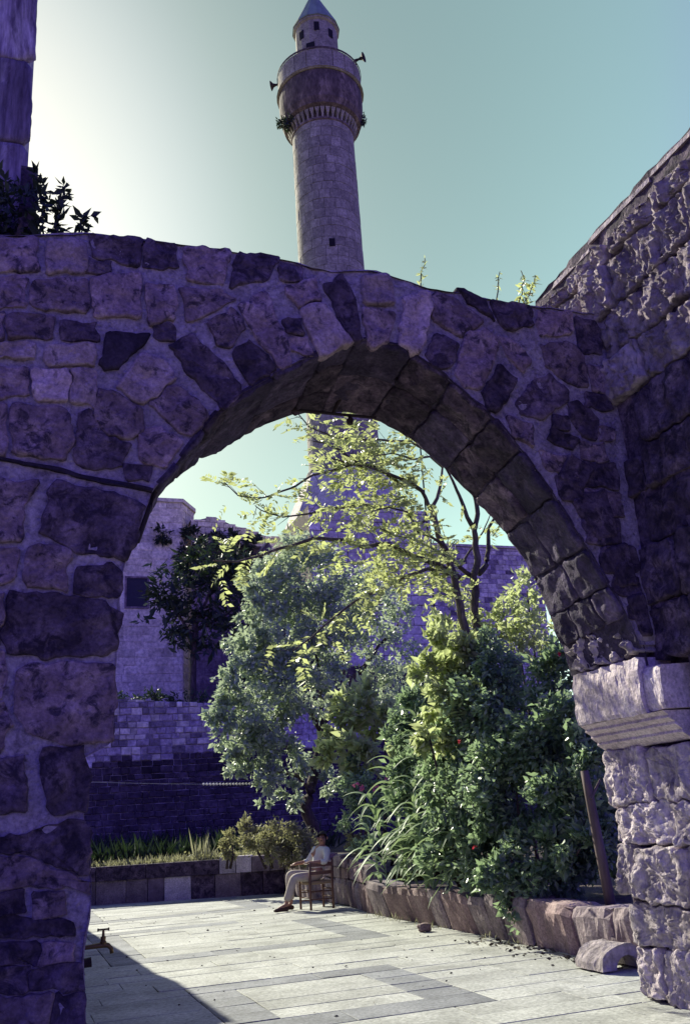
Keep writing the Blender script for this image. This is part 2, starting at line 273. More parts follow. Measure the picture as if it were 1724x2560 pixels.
FRONT=[
 (0, [(-0.435, 5.539), (-0.019, 5.625), (0.015, 5.331), (-0.417, 5.252)]),
 (1, [(0.056, 5.623), (0.325, 5.646), (0.335, 5.368), (0.057, 5.332)]),
 (2, [(0.346, 5.715), (0.738, 5.736), (0.724, 5.484), (0.383, 5.524)]),
 (2, [(0.759, 5.736), (1.005, 5.735), (0.988, 5.511), (0.748, 5.481)]),
 (0, [(1.044, 5.733), (1.419, 5.737), (1.343, 5.415), (1.067, 5.423)]),
 (2, [(1.454, 5.732), (1.808, 5.74), (1.729, 5.547), (1.386, 5.398)]),
 (0, [(-0.415, 5.217), (-0.059, 5.274), (-0.043, 5.037), (-0.399, 4.97)]),
 (0, [(-0.026, 5.265), (0.346, 5.318), (0.358, 5.083), (0.333, 5.04), (-0.008, 5.024)]),
 (0, [(0.372, 5.336), (0.724, 5.428), (0.72, 5.042), (0.387, 5.007)]),
 (0, [(0.749, 5.341), (0.992, 5.362), (0.983, 5.068), (0.775, 5.013)]),
 (0, [(1.025, 5.367), (1.326, 5.373), (1.435, 5.324), (1.28, 5.192), (1.064, 5.078)]),
 (0, [(-0.398, 4.941), (-0.201, 4.963), (-0.193, 4.766), (-0.385, 4.739)]),
 (0, [(-0.179, 4.96), (0.13, 4.984), (0.132, 4.806), (-0.165, 4.766)]),
 (2, [(0.171, 4.955), (0.415, 4.98), (0.422, 4.821), (0.184, 4.809)]),
 (1, [(-0.383, 4.709), (0.01, 4.76), (0.032, 4.649), (-0.376, 4.585)]),
 (1, [(0.089, 4.746), (0.4, 4.796), (0.412, 4.632), (0.096, 4.593)]),
 (3, [(0.478, 4.911), (0.815, 4.918), (0.668, 4.731), (0.585, 4.634), (0.487, 4.623), (0.444, 4.67)]),  # hole in the wall, its darkness drawn as a black stone
 (0, [(-0.372, 4.527), (-0.027, 4.566), (-0.021, 4.334), (-0.358, 4.304)]),
 (1, [(-0.01, 4.551), (0.253, 4.583), (0.261, 4.328), (0.008, 4.324)]),
 (1, [(0.267, 4.585), (0.428, 4.591), (0.434, 4.32), (0.276, 4.322)]),
 (0, [(-0.356, 4.269), (-0.149, 4.292), (-0.132, 3.908), (-0.334, 3.909)]),
 (0, [(-0.13, 4.271), (0.216, 4.291), (0.288, 4.068), (0.243, 3.904), (-0.092, 3.919)]),
 (2, [(0.301, 4.249), (0.42, 4.293), (0.498, 4.085), (0.676, 4.067), (0.619, 3.866), (0.301, 3.876)]),
 (0, [(0.438, 4.447), (0.543, 4.449), (0.734, 4.331), (0.773, 4.166), (0.691, 4.093), (0.512, 4.095), (0.435, 4.262)]),
 (0, [(0.735, 4.146), (0.857, 4.198), (0.964, 4.14), (1.042, 4.096), (0.918, 3.887), (0.737, 3.923)]),
 (1, [(0.562, 4.502), (0.753, 4.776), (0.958, 4.667), (0.997, 4.588), (0.733, 4.357)]),
 (0, [(0.782, 4.382), (0.981, 4.546), (1.107, 4.462), (1.225, 4.308), (1.089, 4.15), (0.995, 4.159)]),
 (2, [(0.934, 4.852), (1.112, 4.961), (1.315, 4.788), (1.482, 4.544), (1.299, 4.376), (1.061, 4.66)]),
 (0, [(1.22, 5.086), (1.42, 5.239), (1.513, 5.053), (1.375, 4.887), (1.308, 4.897)]),
 (2, [(1.391, 4.861), (1.537, 4.981), (1.751, 4.764), (1.525, 4.593)]),
 (0, [(1.451, 5.272), (1.689, 5.403), (1.822, 5.016), (1.865, 4.795), (1.785, 4.749), (1.531, 5.084)]),
 (0, [(1.81, 5.464), (2.074, 5.587), (2.134, 5.4), (1.928, 5.31)]),
 (1, [(1.946, 5.298), (2.145, 5.381), (2.32, 5.109), (2.38, 5.049), (2.118, 4.897), (2.069, 4.918)]),
 (2, [(2.155, 5.543), (2.262, 5.615), (2.344, 5.671), (2.429, 5.386), (2.446, 5.071), (2.331, 5.084), (2.221, 5.357)]),
 (1, [(2.455, 5.659), (2.734, 5.716), (2.758, 5.432), (2.51, 5.411)]),
 (0, [(2.481, 5.372), (2.753, 5.381), (2.696, 5.101), (2.534, 5.04), (2.485, 5.075)]),
 (1, [(2.841, 5.529), (3.069, 5.621), (3.104, 5.48), (3.036, 5.284), (2.948, 5.007), (2.76, 5.075), (2.81, 5.34)]),
 (0, [(3.098, 5.625), (3.303, 5.566), (3.569, 5.397), (3.319, 5.206), (3.098, 5.35)]),
 (2, [(3.087, 5.241), (3.299, 5.147), (3.199, 4.932), (3.053, 4.902), (3.003, 5.014)]),
 (0, [(3.373, 5.271), (3.573, 5.317), (3.688, 5.248), (3.646, 5.077), (3.441, 4.733), (3.317, 4.779), (3.22, 4.888)]),
 (2, [(3.351, 5.709), (3.608, 5.607), (3.668, 5.413), (3.436, 5.551)]),
 (0, [(3.69, 5.259), (3.895, 5.221), (3.98, 5.075), (3.879, 4.96), (3.751, 5.09)]),
 (2, [(3.642, 5.622), (4.058, 5.616), (4.039, 5.409), (3.763, 5.341)]),
 (0, [(4.107, 5.579), (4.444, 5.615), (4.431, 5.394), (4.081, 5.329)]),
 (2, [(3.659, 5.017), (3.816, 4.882), (3.613, 4.582), (3.482, 4.579), (3.461, 4.735)]),
 (0, [(4.067, 5.231), (4.363, 5.321), (4.517, 5.179), (4.512, 4.882), (4.315, 4.883), (4.111, 5.027)]),
 (2, [(3.977, 4.909), (4.113, 4.965), (4.286, 4.839), (4.281, 4.735), (3.986, 4.536), (3.784, 4.568), (3.756, 4.664)]),
 (2, [(4.266, 4.713), (4.379, 4.745), (4.569, 4.578), (4.496, 4.41), (4.368, 4.42), (4.265, 4.571)]),
 (0, [(3.659, 4.547), (3.912, 4.461), (3.866, 4.281), (3.695, 4.364)]),
 (2, [(4.06, 4.473), (4.322, 4.396), (4.259, 4.272), (4.041, 4.353)]),
 (0, [(3.904, 4.265), (4.246, 4.193), (4.26, 4.019), (4.0, 4.079)]),
 (2, [(4.035, 4.043), (4.276, 3.992), (4.259, 3.828), (4.085, 3.838)]),
 (2, [(0.195, 3.765), (0.331, 3.731), (0.618, 3.659), (0.769, 3.622), (0.728, 3.424), (0.656, 3.22), (0.345, 3.276), (0.104, 3.378), (0.108, 3.484), (0.154, 3.682)]),
 (0, [(0.023, 3.261), (0.099, 3.301), (0.273, 3.294), (0.292, 3.27), (0.278, 3.156), (0.274, 3.011), (0.153, 3.008), (0.029, 3.038), (0.013, 3.139)]),
 (2, [(0.331, 3.148), (0.472, 3.19), (0.635, 3.152), (0.615, 2.98), (0.424, 2.964), (0.318, 2.998)]),
 (2, [(-0.057, 2.988), (0.284, 2.977), (0.522, 2.927), (0.628, 2.863), (0.609, 2.761), (0.6, 2.597), (0.313, 2.584), (-0.053, 2.594), (-0.086, 2.677), (-0.091, 2.872)]),
 (0, [(0.008, 2.511), (0.146, 2.549), (0.591, 2.523), (0.598, 2.103), (0.574, 2.04), (0.381, 2.036), (0.165, 2.085), (0.066, 2.127), (0.004, 2.246)]),
 (2, [(0.175, 2.037), (0.414, 2.02), (0.451, 1.889), (0.441, 1.775), (0.425, 1.637), (0.207, 1.65), (0.172, 1.909)]),
 (0, [(-0.267, 3.745), (0.089, 3.738), (-0.003, 3.556), (0.001, 3.326), (-0.241, 3.309)]),
 (0, [(-0.24, 3.284), (-0.03, 3.259), (-0.039, 3.054), (-0.225, 3.032)]),
 (0, [(-0.222, 2.978), (-0.108, 2.971), (-0.096, 2.65), (-0.202, 2.642)]),
 (0, [(-0.2, 2.616), (-0.079, 2.607), (-0.044, 2.417), (-0.072, 2.332), (-0.184, 2.334)]),
 (0, [(-0.181, 2.284), (-0.054, 2.298), (-0.024, 2.18), (-0.063, 2.008), (-0.164, 2.004)]),
 (2, [(-0.163, 1.979), (0.046, 1.962), (0.085, 1.901), (0.1, 1.656), (-0.144, 1.661)]),
 (2, [(-0.129, 1.548), (0.053, 1.526), (0.236, 1.571), (0.409, 1.597), (0.467, 1.5), (0.472, 1.3), (0.389, 1.296), (0.264, 1.371), (0.1, 1.426), (-0.123, 1.44)]),
 (0, [(-0.122, 1.423), (0.1, 1.407), (0.258, 1.347), (0.39, 1.268), (0.473, 1.268), (0.475, 1.174), (0.391, 1.23), (-0.112, 1.252)]),
 (2, [(-0.104, 1.118), (0.101, 1.087), (0.382, 1.048), (0.392, 0.97), (0.286, 0.961), (0.12, 0.977), (-0.097, 1.002)]),
 (2, [(-0.096, 0.98), (0.19, 0.949), (0.194, 0.843), (-0.089, 0.866)]),
 (0, [(0.204, 0.946), (0.404, 0.92), (0.403, 0.835), (0.208, 0.843)]),
 (2, [(-0.088, 0.853), (0.154, 0.833), (0.167, 0.697), (-0.081, 0.718)]),
 (2, [(0.171, 0.831), (0.431, 0.819), (0.446, 0.673), (0.177, 0.693)]),
 (0, [(-0.08, 0.705), (0.27, 0.67), (0.276, 0.507), (-0.071, 0.548)]),
 (2, [(0.283, 0.671), (0.45, 0.659), (0.461, 0.484), (0.289, 0.505)]),
]
TOP=[(-0.473, 5.565), (-0.103, 5.629), (0.282, 5.72), (0.396, 5.733), (0.925, 5.747), (1.483, 5.74), (1.937, 5.733), (2.102, 5.7), (2.236, 5.684), (2.41, 5.737), (2.604, 5.764), (2.83, 5.711), (3.042, 5.666), (3.374, 5.657), (3.712, 5.636), (4.063, 5.63), (4.426, 5.641), (4.548, 5.633)]
JL=[(0.479, 0.501), (0.47, 0.664), (0.457, 0.831), (0.468, 0.946), (0.488, 1.039), (0.492, 1.147), (0.48, 1.457), (0.434, 1.607), (0.447, 1.732), (0.458, 1.86), (0.427, 1.956), (0.488, 1.989), (0.578, 2.034), (0.604, 2.106), (0.603, 2.303), (0.617, 2.685), (0.639, 2.855), (0.621, 2.895), (0.636, 3.11), (0.665, 3.221), (0.737, 3.419), (0.837, 3.734)]
AF=[(0.837, 3.734), (0.952, 3.866), (1.093, 4.088), (1.269, 4.337), (1.451, 4.499), (1.764, 4.729), (2.059, 4.916), (2.332, 5.072), (2.553, 5.106), (2.773, 5.061), (3.1, 4.876), (3.368, 4.653), (3.568, 4.476), (3.783, 4.195), (3.973, 3.907), (4.168, 3.567), (4.336, 3.241), (4.502, 2.919), (4.597, 2.633)]
AB=[(1.006, 4.099), (1.151, 4.229), (1.317, 4.407), (1.417, 4.443), (1.695, 4.647), (2.055, 4.854), (2.277, 4.925), (2.691, 4.963), (2.995, 4.903), (3.333, 4.722), (3.662, 4.412), (4.025, 4.045), (4.269, 3.711), (4.429, 3.378), (4.563, 2.903), (4.615, 2.582)]
LOCUST=[(0.085, 0.03, [(6.841, 13.0, 3.659), (6.873, 12.978, 4.124), (6.915, 12.956, 4.783), (6.945, 12.933, 5.129), (6.987, 12.911, 5.36), (7.005, 12.889, 5.713), (6.987, 12.867, 5.875), (7.051, 12.844, 6.187), (7.033, 12.822, 6.45), (6.929, 12.8, 6.659)]), (0.055, 0.02, [(7.05, 13.0, 5.197), (7.225, 13.05, 5.359), (7.341, 13.1, 5.669), (7.443, 13.15, 6.059), (7.591, 13.2, 6.284)]), (0.045, 0.012, [(7.059, 13.0, 5.92), (6.878, 12.875, 6.115), (6.724, 12.75, 6.431), (6.518, 12.625, 6.716), (6.353, 12.5, 6.901)]), (0.08, 0.04, [(6.651, 12.8, 3.627), (6.567, 12.771, 4.282), (6.497, 12.743, 4.656), (6.428, 12.714, 5.034), (6.335, 12.686, 5.438), (6.202, 12.657, 5.704), (6.141, 12.629, 5.95), (6.082, 12.6, 6.103)]), (0.035, 0.012, [(6.082, 12.6, 6.103), (5.974, 12.514, 6.256), (5.873, 12.429, 6.362), (5.653, 12.343, 6.458), (5.383, 12.257, 6.478), (5.052, 12.171, 6.539), (4.637, 12.086, 6.592), (4.274, 12.0, 6.6)]), (0.035, 0.012, [(6.094, 12.6, 6.103), (6.237, 12.6, 6.302), (6.333, 12.6, 6.621), (6.394, 12.6, 6.845), (6.338, 12.6, 7.038)]), (0.045, 0.012, [(6.577, 12.8, 5.048), (6.206, 12.67, 5.203), (5.669, 12.54, 5.322), (5.194, 12.41, 5.438), (4.767, 12.28, 5.334), (4.435, 12.15, 5.377), (3.923, 12.02, 5.363), (3.469, 11.89, 5.169), (3.078, 11.76, 5.007), (2.724, 11.63, 4.85), (2.367, 11.5, 4.823)]), (0.04, 0.015, [(6.942, 13.0, 5.146), (6.629, 12.88, 5.246), (6.434, 12.76, 5.347), (6.297, 12.64, 5.516), (6.009, 12.52, 5.607), (5.677, 12.4, 5.67)]), (0.03, 0.01, [(6.402, 12.8, 5.102), (5.942, 12.586, 5.122), (5.479, 12.371, 4.918), (4.966, 12.157, 4.657), (4.437, 11.943, 4.409), (4.034, 11.729, 4.116), (3.692, 11.514, 3.838), (3.329, 11.3, 3.593)]), (0.03, 0.006, [(5.98, 12.6, 6.395), (5.565, 12.52, 6.574), (5.151, 12.44, 6.671), (4.742, 12.36, 6.688), (4.382, 12.28, 6.532), (4.034, 12.2, 6.404), (3.716, 12.12, 6.184), (3.363, 12.04, 5.992), (3.091, 11.96, 5.901), (2.808, 11.88, 5.902), (2.577, 11.8, 6.064)]), (0.025, 0.006, [(5.47, 12.7, 6.143), (4.928, 12.571, 6.095), (4.353, 12.443, 5.971), (4.04, 12.314, 5.851), (3.785, 12.186, 5.759), (3.49, 12.057, 5.655), (3.144, 11.929, 5.71), (3.025, 11.8, 5.727)]), (0.025, 0.008, [(6.229, 12.8, 7.211), (5.884, 12.683, 7.3), (5.374, 12.567, 7.223), (4.934, 12.45, 7.152), (4.41, 12.333, 7.112), (4.032, 12.217, 7.183), (3.811, 12.1, 7.339)]), (0.025, 0.008, [(5.668, 12.6, 6.481), (5.128, 12.5, 6.745), (4.761, 12.4, 6.756), (4.485, 12.3, 6.899), (4.258, 12.2, 6.941), (4.03, 12.1, 6.906)]), (0.025, 0.008, [(6.745, 13.0, 5.306), (6.961, 13.067, 5.572), (7.301, 13.133, 5.948), (7.516, 13.2, 6.331)]), (0.022, 0.008, [(6.034, 12.5, 5.949), (5.719, 12.375, 5.732), (5.518, 12.25, 5.909), (5.169, 12.125, 5.938), (4.794, 12.0, 5.788)]), (0.022, 0.008, [(6.394, 12.6, 6.845), (6.137, 12.5, 6.983), (5.788, 12.4, 6.869), (5.388, 12.3, 6.895), (4.942, 12.2, 6.774)]), (0.022, 0.008, [(6.401, 12.7, 5.305), (6.041, 12.525, 5.426), (5.686, 12.35, 5.496), (5.245, 12.175, 5.513), (4.866, 12.0, 5.573)])]
OLIVE=[(0.17, 0.1, [(7.04, 22.5, 0.833), (6.951, 22.5, 1.327), (6.784, 22.5, 1.866), (6.997, 22.5, 2.574), (7.256, 22.5, 3.299), (7.328, 22.5, 3.86)]), (0.09, 0.03, [(7.328, 22.5, 3.86), (7.697, 22.56, 4.241), (8.09, 22.62, 4.866), (8.749, 22.68, 5.431), (9.156, 22.74, 5.891), (9.765, 22.8, 6.492)]), (0.05, 0.02, [(8.0, 22.5, 4.771), (7.943, 22.4, 5.385), (7.881, 22.3, 5.925), (7.802, 22.2, 6.547)]), (0.08, 0.02, [(7.295, 22.5, 3.635), (6.906, 22.375, 4.233), (6.33, 22.25, 4.604), (5.799, 22.125, 4.894), (5.273, 22.0, 5.029)]), (0.06, 0.02, [(7.287, 22.5, 3.861), (7.314, 22.45, 4.618), (7.198, 22.4, 5.783), (6.82, 22.35, 6.771), (6.789, 22.3, 7.287)]), (0.05, 0.02, [(7.027, 22.5, 2.755), (6.436, 22.3, 3.127), (5.826, 22.1, 3.672), (5.034, 21.9, 3.995)]), (0.05, 0.02, [(6.919, 22.5, 2.216), (6.576, 22.333, 2.582), (5.997, 22.167, 2.703), (5.325, 22.0, 2.931)])]
OLIVE_CL=[(7.025, 22.5, 7.553, 1.107), (5.797, 22.0, 7.079, 0.656), (6.174, 22.0, 6.058, 0.952), (5.43, 21.8, 6.817, 0.396), (5.291, 21.8, 5.518, 0.583), (5.003, 21.7, 4.827, 0.572), (4.694, 21.7, 3.987, 0.421), (5.648, 21.8, 4.26, 0.961), (5.394, 21.7, 3.231, 0.61), (6.052, 22.0, 3.048, 0.623), (6.54, 22.0, 4.955, 0.992), (7.707, 22.5, 5.958, 0.885), (8.676, 22.8, 7.114, 0.865), (9.287, 23.0, 6.502, 0.599), (5.632, 21.8, 2.411, 0.28), (5.645, 21.8, 1.963, 0.167), (6.313, 22.0, 2.207, 0.285), (6.35, 22.0, 1.933, 0.151), (7.347, 22.3, 2.452, 0.412), (8.045, 22.6, 7.274, 0.908), (7.207, 22.2, 6.522, 0.928), (6.187, 22.2, 7.666, 0.515), (9.937, 23.0, 7.184, 0.553), (8.568, 22.8, 5.592, 0.636), (4.503, 21.7, 3.946, 0.205), (5.211, 21.8, 6.21, 0.215)]
BROAD_CL=[(6.502, 18.0, 3.501, 0.449), (6.964, 18.0, 3.816, 0.413), (6.218, 18.0, 3.111, 0.363), (7.197, 18.0, 3.403, 0.33), (6.358, 17.5, 2.75, 0.353), (6.687, 17.5, 2.661, 0.315), (7.219, 17.0, 3.287, 0.274), (6.725, 16.0, 2.398, 0.29), (6.03, 18.0, 2.804, 0.24)]
BROAD2_CL=[(6.43, 13.6, 3.937, 0.388), (6.584, 13.4, 3.578, 0.349), (6.179, 13.6, 3.55, 0.288), (6.819, 13.4, 3.77, 0.352), (6.103, 13.2, 3.18, 0.308), (6.334, 13.0, 3.027, 0.304), (5.765, 13.0, 2.683, 0.299), (6.611, 12.6, 3.029, 0.238)]
BUSH_CL=[(6.482, 12.0, 3.414, 0.515), (7.038, 11.6, 3.807, 0.508), (7.041, 11.0, 3.19, 0.477), (6.439, 11.6, 2.736, 0.654), (6.546, 10.6, 2.36, 0.597), (6.116, 12.0, 2.513, 0.557), (6.154, 11.0, 1.706, 0.654), (6.281, 10.0, 1.562, 0.415), (6.015, 12.0, 1.653, 0.544), (5.99, 11.4, 1.034, 0.51), (6.146, 10.4, 0.894, 0.468), (5.901, 12.6, 1.959, 0.458), (7.562, 12.0, 4.382, 0.357), (7.472, 12.4, 4.601, 0.338), (7.109, 12.6, 4.258, 0.369), (6.315, 12.4, 3.067, 0.467), (6.352, 9.8, 2.099, 0.323), (5.739, 12.2, 1.047, 0.434), (6.675, 10.0, 2.587, 0.24), (8.043, 13.0, 5.166, 0.294), (7.801, 13.2, 5.352, 0.265), (5.631, 10.6, 0.702, 0.283), (8.351, 13.0, 5.174, 0.262), (6.103, 9.6, 1.037, 0.262)]
FIG_CL=[(6.185, 38.0, 11.057, 1.17), (7.221, 38.0, 12.495, 1.026), (8.271, 38.0, 12.53, 0.952), (7.549, 38.0, 11.085, 1.359), (8.972, 38.0, 12.19, 0.782), (8.935, 38.0, 10.76, 0.945), (6.348, 38.0, 9.686, 0.993), (7.526, 38.0, 9.525, 1.006), (5.516, 38.0, 10.7, 0.659), (9.314, 38.0, 11.658, 0.695), (6.842, 38.0, 8.675, 0.577), (8.552, 38.0, 9.36, 0.677), (9.621, 38.0, 10.065, 0.688), (4.862, 38.0, 9.841, 0.259)]
ROSE_CL=[(6.203, 17.0, 1.945, 0.414), (6.62, 17.0, 2.107, 0.342), (6.244, 17.5, 2.301, 0.311), (6.464, 16.5, 1.594, 0.329), (5.929, 17.0, 1.426, 0.222), (6.05, 16.5, 1.274, 0.288)]
PALE_CL=[(5.571, 20.5, 1.258, 0.391), (6.019, 20.5, 1.147, 0.393), (5.249, 21.0, 1.239, 0.353), (5.008, 21.5, 1.384, 0.269), (6.033, 20.0, 0.824, 0.213), (5.741, 20.2, 0.922, 0.299), (5.38, 20.5, 0.944, 0.258), (4.795, 21.8, 1.185, 0.253), (4.649, 22.0, 0.98, 0.199), (6.098, 17.2, 1.136, 0.164)]
FLOWERS=[(6.085, 16.8, 2.085), (5.951, 16.8, 1.977), (6.472, 16.6, 2.192), (6.481, 16.4, 1.891), (6.273, 16.7, 2.021), (6.459, 16.5, 2.016), (6.644, 16.4, 1.861), (6.861, 16.0, 2.59), (7.008, 11.3, 3.805), (6.72, 10.9, 3.372), (5.711, 12.0, 2.4), (5.526, 11.5, 1.089)]
MAN={'head': (5.614, 17.45, 1.215), 'neck': (5.621, 17.5, 1.057), 'shl': (5.546, 17.65, 1.004), 'shr': (5.672, 17.3, 0.998), 'chest': (5.6, 17.5, 0.917), 'waist': (5.535, 17.53, 0.698), 'hip': (5.479, 17.5, 0.537), 'hipN': (5.402, 17.37, 0.547), 'hipF': (5.465, 17.65, 0.556), 'elN': (5.566, 17.17, 0.775), 'hdN': (5.153, 17.15, 0.827), 'elF': (5.461, 17.75, 0.834), 'hdF': (5.097, 17.5, 0.803), 'knN': (4.905, 17.25, 0.572), 'knF': (4.91, 17.55, 0.672), 'anN': (4.752, 17.3, 0.181), 'anF': (4.954, 17.6, 0.105), 'toeN': (4.522, 17.25, 0.072), 'toeF': (4.858, 17.55, 0.041), 'heelN': (4.778, 17.3, 0.084), 'chNL': (5.183, 17.151, -0.0), 'chNR': (5.64, 17.294, -0.0), 'chFL': (5.079, 17.65, 0.0), 'chFR': (5.634, 17.964, 0.0)}

# ------------------------------------------------------------------ stones
def chaikin(P, k=1, keep=.18):
    for _ in range(k):
        Q = []
        for i in range(len(P)):
            a, b = P[i], P[(i+1) % len(P)]
            Q.append((a[0] + (b[0]-a[0])*keep, a[1] + (b[1]-a[1])*keep))
            Q.append((b[0] + (a[0]-b[0])*keep, b[1] + (a[1]-b[1])*keep))
        P = Q
    return P
def resample(P, step):
    out = []
    for i in range(len(P)):
        a, b = P[i], P[(i+1) % len(P)]
        d = math.hypot(b[0]-a[0], b[1]-a[1]); n = max(1, round(d / step))
        for k in range(n): out.append((a[0] + (b[0]-a[0])*k/n, a[1] + (b[1]-a[1])*k/n))
    return out
def area(P):
    return sum(P[i][0]*P[(i+1) % len(P)][1] - P[(i+1) % len(P)][0]*P[i][1] for i in range(len(P))) / 2
def stone(poly, frame, name, mat, parent, out=.03, rough=.012, freq=6.0, back=.06, step=.05, edge=.012, streak=1.0, rings=(1.0, .955, .86, .7, .5, .3, .14), soft=.07, knob=0.0):
    """irregular block: outline poly in wall coordinates (u, v), face standing proud of the wall by out"""
    if area(poly) < 0: poly = poly[::-1]
    P = resample(chaikin(poly, 1, soft), step)
    cx = sum(p[0] for p in P)/len(P); cy = sum(p[1] for p in P)/len(P)
    P = [(x + fbm((x*9, y*9, 1.7), 3)*edge, y + fbm((x*9, y*9, 8.3), 3)*edge) for x, y in P]
    n = len(P); V = []; F = []
    def pt(u, v, h): return frame(u, v, h)
    for x, y in P: V.append(pt(x, y, -back))
    for ri, s in enumerate(rings):
        for x, y in P:
            u = cx + (x-cx)*s; v = cy + (y-cy)*s
            h = out * (.45 if ri == 0 else (.93 if ri == 1 else 1.0))
            if ri: h += (fbm((u*freq, v*freq*streak, out*40), 4) + knob*abs(fbm((u*freq*3.1, v*freq*2.2, out*40+3), 3)) - knob*.3) * rough * (.6 if ri == 1 else 1.0)
            V.append(pt(u, v, h))
    V.append(pt(cx, cy, out + fbm((cx*freq, cy*freq*streak, out*40), 4)*rough))
    for r in range(len(rings)):
        for k in range(n):
            F.append((r*n+k, r*n+(k+1) % n, (r+1)*n+(k+1) % n, (r+1)*n+k))
    last = len(rings)*n; c = len(V)-1
    for k in range(n): F.append((last+k, last+(k+1) % n, c))
    return build(name, V, F, mat, parent, smooth=True)
def courses(u0, u1, v0, v1, hh, ll, rnd, gap=.012, jit=.012, slope=0.0):
    """stones of a wall laid in courses -> list of outlines"""
    out = []; v = v0
    while v < v1 - .02:
        h = min(rnd.uniform(*hh), v1 - v)
        if v1 - v - h < hh[0]*.5: h = v1 - v
        u = u0 - rnd.uniform(0, ll[0]*.6)
        while u < u1 - .02:
            l = rnd.uniform(*ll); a = max(u, u0); b = min(u+l, u1)
            if u1 - b < ll[0]*.35: b = u1; l = 9e9
            if b - a > .05:
                j = lambda: rnd.uniform(-jit, jit)
                out.append([(a+gap+j(), v+gap+j()+slope*(a-u0)), (b-gap+j(), v+gap+j()+slope*(b-u0)), (b-gap+j(), v+h-gap+j()+slope*(b-u0)), (a+gap+j(), v+h-gap+j()+slope*(a-u0))])
            u += l
        v += h
    return out
def interp(P, x, i=0, j=1):
    if x <= P[0][i]: return P[0][j]
    for a, b in zip(P, P[1:]):
        if a[i] <= x <= b[i]:
            return a[j] + (b[j]-a[j]) * (x-a[i]) / max(1e-6, b[i]-a[i])
    return P[-1][j]
def grid_face(rows, name, mat, parent, rough=.01, freq=8.0, nrm=(0, -1, 0), smooth=True, kind=None):
    """rows of points -> rough sheet"""
    n = len(rows[0]); V = []; F = []
    nv = Vector(nrm)
    for r in rows:
        for p in r:
            p = Vector(p); V.append(p + nv * fbm(p * freq, 4) * rough)
    for i in range(len(rows)-1):
        for k in range(n-1):
            F.append((i*n+k, i*n+k+1, (i+1)*n+k+1, (i+1)*n+k))
    return build(name, V, F, mat, parent, smooth, kind)

# ------------------------------------------------------------------ ground and paving
rnd = random.Random(11)
ground = MB().add([(-300, -300, -.06), (300, -300, -.06), (300, 300, -.06), (-300, 300, -.06)], [(0, 1, 2, 3)]).build('ground', M['earth'])
tag(ground, kind='structure')
pave = MB().box((-2.6, -1.2, -.055), (6.2, 24.4, -.018)).build('pavement', M['joint']); tag(pave, kind='structure')
pave_parent = pave
FRAMES = [((1.73, 7.70, 3.92, 10.22), (2.17, 8.17, 3.46, 9.83)), ((1.25, 12.50, 4.90, 16.65), (1.72, 12.95, 4.42, 16.2)), ((1.3, 18.55, 4.9, 22.2), (1.75, 19.0, 4.45, 21.7))]
ROWS = [5.6, 6.05, 6.5, 6.9, 7.28, 7.70, 8.17, 8.58, 9.0, 9.42, 9.83, 10.22, 10.66, 11.1, 11.55, 12.02, 12.50, 12.95, 13.42, 13.9, 14.35, 14.8, 15.28, 15.75, 16.2, 16.65, 17.1, 17.6, 18.08, 18.55, 19.0, 19.5, 20.05, 20.6, 21.15, 21.7, 22.2, 22.8, 23.5, 24.2]
def slab(x0, x1, y0, y1, grey):
    g = .003; e = .005; z = rnd.uniform(-.003, .003)
    t = [rnd.uniform(-.0025, .0025) for _ in range(4)]
    x0 += g; x1 -= g; y0 += g; y1 -= g
    jx = [rnd.uniform(-.004, .004) for _ in range(8)]
    q = [(x0+jx[0], y0+jx[1]), (x1+jx[2], y0+jx[3]), (x1+jx[4], y1+jx[5]), (x0+jx[6], y1+jx[7])]
    s = [(1, 1), (-1, 1), (-1, -1), (1, -1)]
    V = [(a, b, -.03) for a, b in q] + [(a, b, z-e+t[i]) for i, (a, b) in enumerate(q)] + [(a+s[i][0]*e, b+s[i][1]*e, z+t[i]) for i, (a, b) in enumerate(q)]
    F = []
    for l in (0, 4):
        for k in range(4): F.append((l+k, l+(k+1) % 4, l+4+(k+1) % 4, l+4+k))
    F.append((8, 9, 10, 11))
    build('paving_slab', V, F, M['slab_grey'] if grey else M['slab'], pave_parent)
nslab = 0
for y0, y1 in zip(ROWS, ROWS[1:]):
    ym = (y0+y1)/2; brk = {-.1 if ym < 14 else .3, 5.85}; bands = []
    for (ox0, oy0, ox1, oy1), (ix0, iy0, ix1, iy1) in FRAMES:
        if oy0 < ym < oy1:
            brk |= {ox0, ox1}
            if iy0 < ym < iy1:
                brk |= {ix0, ix1}; bands += [(ox0, ix0), (ix1, ox1)]
            else: bands.append((ox0, ox1))
    b = sorted(brk)
    for a, c in zip(b, b[1:]):
        inband = any(p <= (a+c)/2 <= q for p, q in bands)
        n = 1 if (c-a) < .6 else max(1, round((c-a) / rnd.uniform(.75, 1.4)))
        cuts = [a] + sorted(a + (c-a)*(k + rnd.uniform(-.22, .22))/n for k in range(1, n)) + [c]
        for p, q in zip(cuts, cuts[1:]):
            if q < (.082*ym - .5) and rnd.random() < 2: continue
            grey = inband or (not inband and rnd.random() < .07 and q-p < .95 and ym > 10.3)
            if inband and rnd.random() < .06: grey = False
            slab(p, q, y0, y1, grey); nslab += 1

